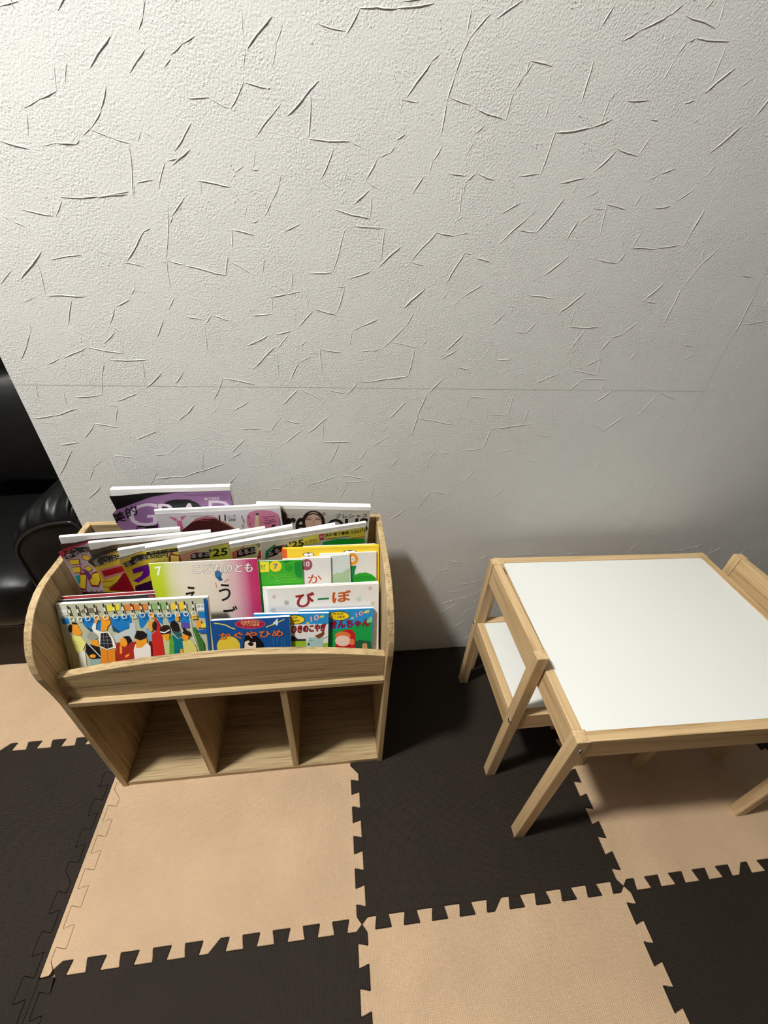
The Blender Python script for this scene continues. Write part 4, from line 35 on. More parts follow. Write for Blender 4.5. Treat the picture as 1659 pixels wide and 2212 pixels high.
STROKES_NEAR = [[611,1428,574,1396,3],[624,1421,614,1403,1],[614,1403,606,1378,1],[565,1362,542,1333,2],[566,1361,597,1358,2],[597,1358,601,1359,2],[572,1394,565,1374,1],[571,1431,571,1404,1],[615,1344,573,1304,1.5],[671,1371,623,1330,3],[659,1356,654,1309,2],[654,1306,717,1307,2.5],[717,1307,734,1303,1],[692,1298,670,1259,2],[730,1443,712,1420,2],[710,1421,671,1426,1.5],[730,1445,757,1446,2.5],[483,1340,513,1342,2],[513,1342,540,1333,1],[478,1247,527,1242,2.5],[482,1246,479,1231,1.5],[571,1287,565,1268,1],[562,1266,573,1266,2],[607,1263,602,1247,1],[535,1260,551,1268,1],[760,1290,742,1262,2],[742,1262,765,1251,1],[668,1259,690,1244,1],[520,1185,555,1180,2.5],[521,1185,515,1160,2],[506,1147,498,1118,2],[433,1131,498,1118,2.5],[506,1141,545,1122,1.5],[567,1147,561,1122,1.5],[603,1248,588,1225,1],[588,1225,575,1207,2],[580,1232,579,1220,1],[554,1196,564,1199,2],[632,1199,607,1187,2],[748,1250,722,1229,2.5],[751,1241,751,1211,1.5],[689,1221,751,1211,2.5],[709,1197,686,1130,1.5],[721,1199,767,1200,2],[644,1126,684,1130,2],[755,1135,715,1120,2],[694,1107,707,1108,1.5],[706,1103,692,1064,2],[647,1069,691,1060,2.5],[647,1066,619,1037,2],[615,1130,610,1100,2],[573,1087,600,1091,2.5],[600,1091,625,1098,2],[574,1085,571,1062,1],[534,1055,570,1057,2],[636,1093,640,1064,1],[415,1049,448,1044,2],[463,1053,446,1036,2],[446,1036,442,990,1.5],[463,1053,495,1044,2.5],[560,1020,519,1000,2.5],[573,1022,604,1029,2.5],[597,1021,576,997,1.5],[570,1000,523,956,2.5],[553,978,573,978,1],[573,986,572,942,1.5],[618,1003,632,1011,2],[638,982,614,969,1],[613,969,595,936,2],[657,997,659,946,2],[657,997,699,991,2.5],[634,989,657,988,1],[769,1053,740,1042,2.5],[740,1042,721,1032,1.5],[721,1031,714,998,1.5],[739,995,776,996,2],[744,1446,781,1448,2.5],[781,1448,832,1456,2.5],[885,1457,883,1430,1.5],[913,1454,890,1431,2],[890,1431,880,1414,2],[880,1416,872,1389,2],[872,1389,863,1361,2],[863,1361,860,1323,2],[846,1409,835,1402,2],[835,1402,801,1362,2.5],[795,1360,819,1357,2],[795,1359,792,1345,1],[803,1322,789,1313,2],[788,1306,779,1297,2],[779,1297,763,1292,1.5],[758,1287,749,1274,2],[863,1312,851,1293,2],[851,1293,845,1275,1.5],[838,1273,820,1248,2],[868,1366,900,1361,2],[911,1357,956,1348,2.5],[928,1340,914,1329,2],[916,1321,904,1302,1],[982,1414,979,1398,2],[989,1411,976,1396,2],[977,1398,967,1379,1.5],[966,1378,960,1348,2],[984,1414,1019,1410,2.5],[1020,1401,1019,1391,1],[1026,1372,1023,1351,1.5],[1047,1343,1035,1284,2],[1048,1338,1062,1340,2],[1000,1282,1033,1286,2],[877,1279,907,1276,2],[923,1281,909,1268,2],[909,1268,907,1252,1.5],[926,1281,957,1274,2.5],[957,1470,924,1450,2],[905,1265,904,1223,1.5],[911,1223,903,1217,2],[751,1199,776,1199,2],[776,1198,772,1152,2],[807,1175,769,1143,2.5],[869,1198,826,1154,2],[869,1198,900,1193,2.5],[826,1152,850,1146,2],[904,1195,929,1200,1.5],[924,1170,895,1119,2.5],[924,1170,936,1168,1.5],[943,1163,976,1157,2.5],[857,1110,818,1075,3],[901,1104,892,1094,1.5],[968,1120,930,1097,2],[930,1097,919,1084,1],[1011,1246,979,1230,2],[1041,1237,1030,1228,1],[1030,1228,985,1186,2],[1089,1257,1051,1205,2.5],[1015,1207,1051,1206,1.5],[1118,1166,1083,1139,2.5],[1063,1106,1114,1102,2],[1023,1072,1000,1050,2],[1093,1059,1073,1035,2],[1073,1035,1051,1039,1.5],[945,1031,913,999,2.5],[936,1001,907,982,2],[897,987,915,991,1],[840,1067,824,1041,2],[824,1041,781,1000,1.5],[781,1000,757,996,2],[799,1013,853,1004,1],[848,1000,839,948,2.5],[839,946,791,939,2],[868,1043,869,1019,1],[871,1017,864,1010,2],[1023,983,1058,983,2.5],[1006,1029,1005,1006,1],[1005,1006,998,992,1.5],[941,966,969,961,2.5],[942,963,941,947,1.5],[396,1394,360,1362,3],[293,1416,269,1409,2],[450,1429,443,1414,2],[443,1414,434,1403,2],[437,1385,411,1360,2],[314,1359,308,1336,1],[306,1335,281,1325,2.5],[281,1325,257,1315,1.5],[375,1345,360,1319,2],[360,1319,341,1299,1.5],[338,1297,364,1291,2],[364,1291,389,1285,2],[388,1283,376,1224,2],[286,1279,313,1280,2.5],[261,1275,286,1279,1],[319,1284,313,1279,1.5],[340,1299,326,1290,1.5],[210,1278,246,1270,2.5],[259,1308,251,1285,1.5],[408,1299,401,1290,1],[410,1300,423,1294,1],[474,1284,445,1264,2.5],[483,1314,451,1280,2],[438,1269,454,1273,2],[434,1267,416,1235,1.5],[386,1239,410,1244,2],[337,1223,370,1227,2.5],[328,1376,341,1369,1],[331,1364,322,1343,1],[470,1382,489,1394,2],[489,1394,506,1402,2],[458,1369,469,1377,2],[268,1215,321,1218,2.5],[321,1218,367,1225,2.5],[380,1236,375,1221,1.5],[267,1211,251,1190,2],[205,1196,247,1191,2.5],[171,1190,182,1182,2],[182,1182,201,1175,2],[210,1141,162,1100,3],[198,1124,192,1078,1.5],[192,1077,257,1077,2.5],[220,1131,270,1140,1.5],[390,1181,378,1176,2],[378,1176,340,1133,2.5],[334,1131,365,1127,2],[333,1130,330,1120,1],[420,1231,424,1206,1],[424,1206,404,1135,1.5],[404,1135,399,1093,1.5],[452,1225,429,1200,2.5],[429,1200,421,1186,1.5],[406,1137,433,1131,2],[297,1149,312,1140,1.5],[341,1093,331,1083,2],[327,1075,300,1061,2],[297,1059,280,1032,2],[280,1030,297,1020,1.5],[284,1019,260,999,2.5],[229,1069,209,1030,2],[209,1026,231,1013,1.5],[227,991,288,981,2.5],[289,1008,290,983,1],[226,991,181,971,2],[171,970,149,959,2],[258,968,327,970,2.5],[317,968,314,932,1.5],[248,965,234,931,1.5],[147,1030,141,1014,1],[141,1014,106,967,1.5],[106,963,135,945,1],[403,1080,389,1061,2],[376,1042,355,1011,2],[152,1112,126,1090,1],[141,1125,153,1114,1],[173,1074,151,1064,1],[1094,1476,1079,1453,2],[1081,1422,1078,1375,2.5],[1118,1443,1142,1455,2],[1142,1455,1182,1474,2.5],[1182,1474,1197,1485,2],[1206,1475,1259,1467,2.5],[1259,1494,1262,1468,1.5],[1242,1492,1233,1483,2],[1211,1436,1222,1450,2],[1222,1450,1233,1454,1.5],[1233,1454,1289,1455,2.5],[1287,1452,1283,1412,1.5],[1315,1430,1279,1400,3],[1351,1422,1336,1409,1.5],[1131,1390,1123,1380,2],[1123,1380,1120,1359,2],[1047,1338,1103,1347,3],[1103,1347,1136,1360,2.5],[1154,1382,1190,1385,2],[1266,1391,1252,1386,2.5],[1158,1326,1199,1318,2.5],[1159,1323,1130,1295,2.5],[1212,1346,1199,1318,1.5],[1366,1366,1327,1330,3],[1275,1308,1250,1298,2.5],[1250,1298,1229,1288,1],[1347,1315,1337,1299,2],[1075,1277,1115,1285,2.5],[1108,1278,1096,1262,1],[1145,1344,1150,1325,1],[1201,1406,1211,1434,1],[1203,1363,1216,1363,2],[1285,1370,1278,1366,2],[1146,1269,1128,1260,1.5],[1168,1253,1174,1205,2],[1168,1253,1207,1247,2.5],[1147,1246,1167,1245,1.5],[1148,1237,1127,1224,1.5],[1125,1227,1110,1198,2.5],[1261,1251,1292,1256,2.5],[1325,1282,1298,1263,1.5],[1230,1270,1223,1253,1.5],[1360,1255,1351,1216,3],[1351,1216,1347,1196,2],[1242,1190,1297,1192,2],[1297,1192,1340,1200,2],[1254,1217,1243,1191,1.5],[1238,1183,1223,1166,2.5],[1178,1170,1222,1165,2],[1123,1172,1117,1167,2.5],[1393,1199,1395,1174,2],[1424,1198,1397,1167,2],[1397,1167,1380,1129,1.5],[1380,1129,1373,1065,2.5],[1338,1136,1309,1105,2.5],[1306,1103,1339,1100,2],[1179,1114,1134,1075,3],[1167,1093,1166,1051,1.5],[1167,1050,1229,1051,2.5],[1202,1046,1182,1005,2],[1313,1064,1291,1041,2],[1291,1041,1265,1032,2],[1267,1031,1251,1004,2.5],[1339,1005,1326,986,2],[1435,1023,1466,1017,2],[1474,1002,1460,993,2],[1549,1129,1549,1042,3],[1495,1155,1529,1154,1.5],[1363,1042,1355,1021,1],[1475,1116,1471,1097,1],[1558,1066,1609,1073,1.5],[78,851,121,857,2.5],[121,857,167,872,2.5],[112,929,104,885,1],[157,907,149,873,1],[175,895,221,900,2.5],[235,933,224,900,1],[310,933,309,915,1.5],[348,945,308,914,2.5],[292,904,249,889,2],[228,881,245,877,2],[244,876,231,840,1.5],[188,840,231,832,2.5],[187,836,160,807,2],[307,822,257,803,2],[105,791,142,798,2.5],[124,779,77,717,2],[198,767,248,759,2],[197,765,201,723,1.5],[288,766,316,768,2],[316,768,350,794,1],[175,753,153,737,1],[153,737,135,706,1.5],[151,687,114,654,2.5],[272,706,344,711,2],[282,724,256,686,1],[390,949,367,924,2],[366,923,385,917,2],[373,861,358,848,3],[336,855,366,843,1.5],[461,934,434,888,2],[461,937,522,926,2.5],[395,880,372,858,3],[506,888,469,869,2],[437,872,428,863,2],[607,914,574,882,2.5],[612,917,658,892,1.5],[710,908,666,914,1.5],[733,933,711,906,2],[733,933,764,934,2],[668,854,624,818,2.5],[658,843,654,795,1.5],[655,795,716,794,2.5],[563,847,540,821,2],[573,847,606,841,2.5],[612,826,570,792,2],[479,827,521,828,2],[521,828,540,821,1.5],[484,803,452,770,2],[473,771,448,755,2],[390,772,378,713,1.5],[339,711,433,743,2],[486,737,499,732,2],[542,775,532,756,1.5],[691,787,670,742,2],[756,773,740,749,2],[747,736,718,714,2],[690,708,750,697,2.5],[687,705,613,680,2],[451,709,428,682,2],[582,707,572,690,1.5],[569,689,555,681,1.5],[521,672,556,669,1.5],[519,670,512,645,1.5],[706,688,775,688,1.5],[711,686,691,638,1.5],[775,683,771,636,1.5],[759,934,837,945,2.5],[882,938,885,923,1.5],[914,940,885,909,2.5],[883,908,867,859,2.5],[867,859,859,810,2.5],[838,889,802,850,2.5],[867,853,961,835,2],[980,901,976,879,2],[981,902,1018,900,2],[1020,898,1030,843,1.5],[970,858,1005,840,1.5],[961,835,968,858,1.5],[1081,909,1078,860,2],[1036,860,1078,860,1],[1126,874,1120,846,2],[1135,838,1044,825,2.5],[1046,824,1035,777,2.5],[994,771,1036,775,2],[924,768,956,763,2],[921,768,905,750,2],[905,750,905,717,1.5],[884,767,903,765,1.5],[831,749,813,727,2],[802,834,791,817,1],[802,808,764,780,1.5],[1076,765,1112,771,1.5],[1160,811,1202,805,1.5],[1166,740,1193,736,1.5],[922,655,889,600,2],[922,655,974,645,2],[1114,658,1084,629,2],[1027,714,1001,685,1.5],[997,727,978,718,1.5],[857,597,821,569,2.5],[826,638,852,634,1.5],[972,610,928,585,1],[1171,955,1125,935,2],[1092,959,1082,948,1],[1205,963,1262,954,2],[1258,990,1263,956,2],[1258,990,1230,973,2],[1234,944,1291,945,2],[1233,942,1211,922,2],[1287,937,1285,914,1.5],[1313,920,1283,891,2.5],[1434,915,1403,862,2],[1436,914,1480,902,1.5],[1367,855,1329,821,2.5],[1478,862,1455,850,1.5],[1358,738,1347,692,1],[1345,804,1338,790,1.5],[1297,837,1340,819,1]]
LAMP = 790.0
EXPOSURE = 0.0

# ------------------------------------------------------------------ helpers
def lin(c):
    return tuple((x / 12.92 if x <= .04045 else ((x + .055) / 1.055) ** 2.4) for x in (v / 255 for v in c))

def link(o, parent=None):
    col.objects.link(o)
    if parent is not None:
        o.parent = parent
    return o

def tag(o, label=None, cat=None, group=None, kind=None):
    if label: o['label'] = label
    if cat: o['category'] = cat
    if group: o['group'] = group
    if kind: o['kind'] = kind
    return o

def empty(name, loc=(0, 0, 0), rz=0.0):
    o = bpy.data.objects.new(name, None)
    o.empty_display_size = .05
    o.location = loc
    o.rotation_euler = (0, 0, rz)
    return link(o)

def from_bm(name, bm, mats, parent=None, smooth=False, bevel=0.0, seg=2):
    me = bpy.data.meshes.new(name)
    bm.normal_update()
    bm.to_mesh(me)
    bm.free()
    for m in (mats if isinstance(mats, (list, tuple)) else [mats]):
        me.materials.append(m)
    if smooth:
        for p in me.polygons: p.use_smooth = True
    o = bpy.data.objects.new(name, me)
    link(o, parent)
    if bevel:
        b = o.modifiers.new('bevel', 'BEVEL')
        b.width = bevel; b.segments = seg; b.limit_method = 'ANGLE'; b.angle_limit = R(40)
        b.harden_normals = False
    return o

def box(bm, x0, x1, y0, y1, z0, z1):
    vs = [bm.verts.new(p) for p in ((x0, y0, z0), (x1, y0, z0), (x1, y1, z0), (x0, y1, z0), (x0, y0, z1), (x1, y0, z1), (x1, y1, z1), (x0, y1, z1))]
    for f in ((0, 3, 2, 1), (4, 5, 6, 7), (0, 1, 5, 4), (1, 2, 6, 5), (2, 3, 7, 6), (3, 0, 4, 7)):
        bm.faces.new([vs[i] for i in f])
    return vs

def box_obj(name, dims, m, parent=None, bevel=.0012):
    bm = bmesh.new()
    box(bm, *dims)
    return from_bm(name, bm, m, parent, bevel=bevel)

def prism(bm, pts, a, b, axis):
    """extrude the closed outline pts (two coordinates) between a and b along axis 0/1/2"""
    def put(p, t):
        v = list(p); v.insert(axis, t); return v
    A = [bm.verts.new(put(p, a)) for p in pts]
    B = [bm.verts.new(put(p, b)) for p in pts]
    n = len(pts)
    bm.faces.new(A); bm.faces.new(B[::-1])
    for i in range(n):
        bm.faces.new((A[i], B[i], B[(i + 1) % n], A[(i + 1) % n]))
    bmesh.ops.recalc_face_normals(bm, faces=bm.faces[:])

def tube(bm, pts, r, n=8):
    rings = []
    for i, p in enumerate(pts):
        d = (Vector(pts[min(i + 1, len(pts) - 1)]) - Vector(pts[max(i - 1, 0)])).normalized()
        u = d.orthogonal().normalized() if abs(d.y) < .999 else Vector((1, 0, 0))
        u = Vector((0, 1, 0)).cross(d)
        u = u.normalized() if u.length > 1e-4 else Vector((1, 0, 0))
        v = d.cross(u)
        rings.append([bm.verts.new(Vector(p) + (u * math.cos(2 * math.pi * k / n) + v * math.sin(2 * math.pi * k / n)) * r) for k in range(n)])
    for a, b in zip(rings, rings[1:]):
        for k in range(n):
            bm.faces.new((a[k], a[(k + 1) % n], b[(k + 1) % n], b[k]))
    bm.faces.new(rings[0][::-1]); bm.faces.new(rings[-1])

def lathe(bm, prof, n=32, c=(0, 0, 0)):
    rings = []
    for r, z in prof:
        if r < 1e-6:
            rings.append([bm.verts.new((c[0], c[1], c[2] + z))])
        else:
            rings.append([bm.verts.new((c[0] + r * math.cos(2 * math.pi * k / n), c[1] + r * math.sin(2 * math.pi * k / n), c[2] + z)) for k in range(n)])
    for a, b in zip(rings, rings[1:]):
        for k in range(n):
            q = [a[k % len(a)], a[(k + 1) % len(a)], b[(k + 1) % len(b)], b[k % len(b)]]
            q = list(dict.fromkeys(q))
            if len(q) > 2: bm.faces.new(q)
    bmesh.ops.recalc_face_normals(bm, faces=bm.faces[:])

# ------------------------------------------------------------------ materials
def new_mat(name, rough=.5, spec=.5, color=(.8, .8, .8)):
    m = bpy.data.materials.new(name)
    m.use_nodes = True
    b = m.node_tree.nodes['Principled BSDF']
    b.inputs['Base Color'].default_value = (*color, 1)
    b.inputs['Roughness'].default_value = rough
    b.inputs['Specular IOR Level'].default_value = spec
    return m, m.node_tree, b

def N(nt, t, **kw):
    n = nt.nodes.new(t)
    for k, v in kw.items():
        if hasattr(n, k): setattr(n, k, v)
        else: n.inputs[k].default_value = v
    return n

_flat = {}
def flat(c, rough=.42):
    k = (tuple(c), rough)
    if k not in _flat:
        _flat[k] = new_mat('print_%02x%02x%02x' % tuple(int(v) for v in c), rough, .4, lin(c))[0]
    return _flat[k]

def wood(name, axis, light, dark, scale=1.0, rough=.5, streak=.5, bands=.0):
    m, nt, b = new_mat(name, rough, .35)
    tc = N(nt, 'ShaderNodeTexCoord')
    mp = N(nt, 'ShaderNodeMapping')
    s = [60 * scale] * 3; s[axis] = 2.2 * scale
    mp.inputs['Scale'].default_value = s
    nt.links.new(tc.outputs['Object'], mp.inputs['Vector'])
    n1 = N(nt, 'ShaderNodeTexNoise'); n1.inputs['Scale'].default_value = 1.0; n1.inputs['Detail'].default_value = 5; n1.inputs['Roughness'].default_value = .62; n1.inputs['Distortion'].default_value = .6
    nt.links.new(mp.outputs['Vector'], n1.inputs['Vector'])
    mp2 = N(nt, 'ShaderNodeMapping')
    s2 = [420 * scale] * 3; s2[axis] = 9 * scale
    mp2.inputs['Scale'].default_value = s2
    nt.links.new(tc.outputs['Object'], mp2.inputs['Vector'])
    n2 = N(nt, 'ShaderNodeTexNoise'); n2.inputs['Scale'].default_value = 1.0; n2.inputs['Detail'].default_value = 2
    nt.links.new(mp2.outputs['Vector'], n2.inputs['Vector'])
    mx = N(nt, 'ShaderNodeMix', data_type='FLOAT')
    mx.inputs[0].default_value = streak * .6
    nt.links.new(n1.outputs['Fac'], mx.inputs[2]); nt.links.new(n2.outputs['Fac'], mx.inputs[3])
    cr = N(nt, 'ShaderNodeValToRGB')
    e = cr.color_ramp.elements
    e[0].position = .32; e[0].color = (*lin(dark), 1)
    e[1].position = .66; e[1].color = (*lin(light), 1)
    mid = tuple(.35 * d + .65 * l for d, l in zip(lin(dark), lin(light)))
    k = e.new(.47); k.color = (*mid, 1)
    nt.links.new(mx.outputs[0], cr.inputs['Fac'])
    nt.links.new(cr.outputs['Color'], b.inputs['Base Color'])
    bp = N(nt, 'ShaderNodeBump'); bp.inputs['Strength'].default_value = .12; bp.inputs['Distance'].default_value = .0006
    nt.links.new(n2.outputs['Fac'], bp.inputs['Height'])
    nt.links.new(bp.outputs['Normal'], b.inputs['Normal'])
    return m

OAK = [wood('oak_grain_' + 'xyz'[a], a, (198, 172, 128), (108, 84, 53), 1.0, .52, .85) for a in range(3)]
PINE = [wood('pine_grain_' + 'xyz'[a], a, (217, 187, 142), (158, 124, 82), .8, .45, .5) for a in range(3)]

def wall_mat():
    m, nt, b = new_mat('plaster_wallpaper', .85, .2, lin((219, 218, 213)))
    tc = N(nt, 'ShaderNodeTexCoord')
    n1 = N(nt, 'ShaderNodeTexNoise', noise_dimensions='3D'); n1.inputs['Scale'].default_value = 300; n1.inputs['Detail'].default_value = 3; n1.inputs['Roughness'].default_value = .6
    n2 = N(nt, 'ShaderNodeTexNoise'); n2.inputs['Scale'].default_value = 9; n2.inputs['Detail'].default_value = 2
    nt.links.new(tc.outputs['Object'], n1.inputs['Vector']); nt.links.new(tc.outputs['Object'], n2.inputs['Vector'])
    rm = N(nt, 'ShaderNodeMapRange'); rm.inputs[1].default_value = .4; rm.inputs[2].default_value = .66; rm.inputs[3].default_value = .6; rm.inputs[4].default_value = 1.05
    nt.links.new(n2.outputs['Fac'], rm.inputs[0])
    mu = N(nt, 'ShaderNodeMath', operation='MULTIPLY')
    nt.links.new(n1.outputs['Fac'], mu.inputs[0]); nt.links.new(rm.outputs[0], mu.inputs[1])
    bp = N(nt, 'ShaderNodeBump'); bp.inputs['Strength'].default_value = .8; bp.inputs['Distance'].default_value = .0016
    nt.links.new(mu.outputs[0], bp.inputs['Height'])
    nt.links.new(bp.outputs['Normal'], b.inputs['Normal'])
    return m

def foam_mat_material(name, c, rough):
    m, nt, b = new_mat(name, rough, .2)
    tc = N(nt, 'ShaderNodeTexCoord')
    n0 = N(nt, 'ShaderNodeTexNoise'); n0.inputs['Scale'].default_value = 7; n0.inputs['Detail'].default_value = 3
    nt.links.new(tc.outputs['Object'], n0.inputs['Vector'])
    cr = N(nt, 'ShaderNodeValToRGB')
    cr.color_ramp.elements[0].position = .35; cr.color_ramp.elements[1].position = .7
    a = lin(c); cr.color_ramp.elements[0].color = (*[v * .93 for v in a], 1); cr.color_ramp.elements[1].color = (*[min(1, v * 1.05) for v in a], 1)
    nt.links.new(n0.outputs['Fac'], cr.inputs['Fac']); nt.links.new(cr.outputs['Color'], b.inputs['Base Color'])
    # woven emboss: two crossed sine ridges, 3.4 mm apart
    sp = N(nt, 'ShaderNodeSeparateXYZ'); nt.links.new(tc.outputs['Object'], sp.inputs[0])
    outs = []
    for ax, per in (('X', .0042), ('Y', .0034)):
        mu = N(nt, 'ShaderNodeMath', operation='MULTIPLY'); mu.inputs[1].default_value = 2 * math.pi / per
        nt.links.new(sp.outputs[ax], mu.inputs[0])
        si = N(nt, 'ShaderNodeMath', operation='SINE'); nt.links.new(mu.outputs[0], si.inputs[0]); outs.append(si)
    ad = N(nt, 'ShaderNodeMath', operation='ADD')
    nt.links.new(outs[0].outputs[0], ad.inputs[0]); nt.links.new(outs[1].outputs[0], ad.inputs[1])
    bp = N(nt, 'ShaderNodeBump'); bp.inputs['Strength'].default_value = .5; bp.inputs['Distance'].default_value = .0005
    nt.links.new(ad.outputs[0], bp.inputs['Height']); nt.links.new(bp.outputs['Normal'], b.inputs['Normal'])
    return m

def leather_mat():
    m, nt, b = new_mat('black_leather', .44, .32, (.003, .0028, .0028))
    tc = N(nt, 'ShaderNodeTexCoord')
    v = N(nt, 'ShaderNodeTexVoronoi'); v.inputs['Scale'].default_value = 300
    n = N(nt, 'ShaderNodeTexNoise'); n.inputs['Scale'].default_value = 9; n.inputs['Detail'].default_value = 3
    nt.links.new(tc.outputs['Object'], v.inputs['Vector']); nt.links.new(tc.outputs['Object'], n.inputs['Vector'])
    b1 = N(nt, 'ShaderNodeBump'); b1.inputs['Strength'].default_value = .12; b1.inputs['Distance'].default_value = .0006
    b2 = N(nt, 'ShaderNodeBump'); b2.inputs['Strength'].default_value = .3; b2.inputs['Distance'].default_value = .01
    nt.links.new(v.outputs['Distance'], b1.inputs['Height']); nt.links.new(n.outputs['Fac'], b2.inputs['Height'])
    nt.links.new(b1.outputs['Normal'], b2.inputs['Normal']); nt.links.new(b2.outputs['Normal'], b.inputs['Normal'])
    return m

def paper_mat(name, c):
    """page edges: fine stripes of leaves across the thickness"""
    m, nt, b = new_mat(name, .8, .2)
    tc = N(nt, 'ShaderNodeTexCoord')
    sp = N(nt, 'ShaderNodeMapping'); sp.inputs['Scale'].default_value = (3, 3, 3)
    uv = N(nt, 'ShaderNodeUVMap')
    mp = N(nt, 'ShaderNodeMapping'); mp.inputs['Scale'].default_value = (1.5, 26, 1)
    nt.links.new(uv.outputs[0], mp.inputs['Vector'])
    n = N(nt, 'ShaderNodeTexNoise'); n.inputs['Scale'].default_value = 1; n.inputs['Detail'].default_value = 2
    nt.links.new(mp.outputs['Vector'], n.inputs['Vector'])
    cr = N(nt, 'ShaderNodeValToRGB')
    a = lin(c)
    cr.color_ramp.elements[0].position = .3; cr.color_ramp.elements[0].color = (*[v * .72 for v in a], 1)
    cr.color_ramp.elements[1].position = .45; cr.color_ramp.elements[1].color = (*a, 1)
    nt.links.new(n.outputs['Fac'], cr.inputs['Fac']); nt.links.new(cr.outputs['Color'], b.inputs['Base Color'])
    return m

M_WALL = wall_mat()
M_BEIGE = foam_mat_material('beige_foam', (202, 171, 138), .66)
M_BLACK = foam_mat_material('dark_brown_foam', (42, 34, 27), .62)
M_LEATHER = leather_mat()
M_SOFA_BASE = new_mat('sofa_base_leather', .6, .25, (.017, .012, .009))[0]
M_SEAM = new_mat('black_piping', .3, .6, (.012, .011, .011))[0]
M_WHITE = new_mat('white_melamine', .32, .45, lin((229, 230, 225)))[0]
M_STEEL = new_mat('screw_steel', .25, .5, (.6, .6, .6))[0]
M_STEEL.node_tree.nodes['Principled BSDF'].inputs['Metallic'].default_value = 1
M_DARK = new_mat('screw_socket', .5, .3, (.01, .01, .01))[0]
M_CEIL = new_mat('ceiling_paint', .9, .2, (.16, .155, .15))[0]
M_SIDE = new_mat('room_walls', .9, .2, (.09, .088, .085))[0]
M_FLOOR = wood('floor_boards', 0, (120, 90, 60), (80, 56, 36), .4, .5, .4)
M_PAGES = paper_mat('page_edges', (248, 247, 243))

# ------------------------------------------------------------------ room shell
WX = .0724                                                    # the wall stops here and the alcove begins
def shell(name, dims, m):
    return tag(box_obj(name, dims, m, bevel=0), kind='structure')
XL, XR, YF, YA, H = -1.75, 2.75, -2.5, 1.15, 2.9
shell('floor', (XL, XR, YF, YA, -.06, -.0125), M_FLOOR)
shell('ceiling', (XL, XR, YF, YA, H, H + .06), M_CEIL)
shell('wall_left', (XL - .08, XL, YF, YA, -.06, H), M_SIDE)
shell('wall_right', (XR, XR + .08, YF, YA, -.06, H), M_SIDE)
shell('wall_front', (XL, XR, YF - .08, YF, -.06, H), M_SIDE)
shell('wall_alcove', (XL, WX, YA, YA + .08, -.06, H), M_SIDE)

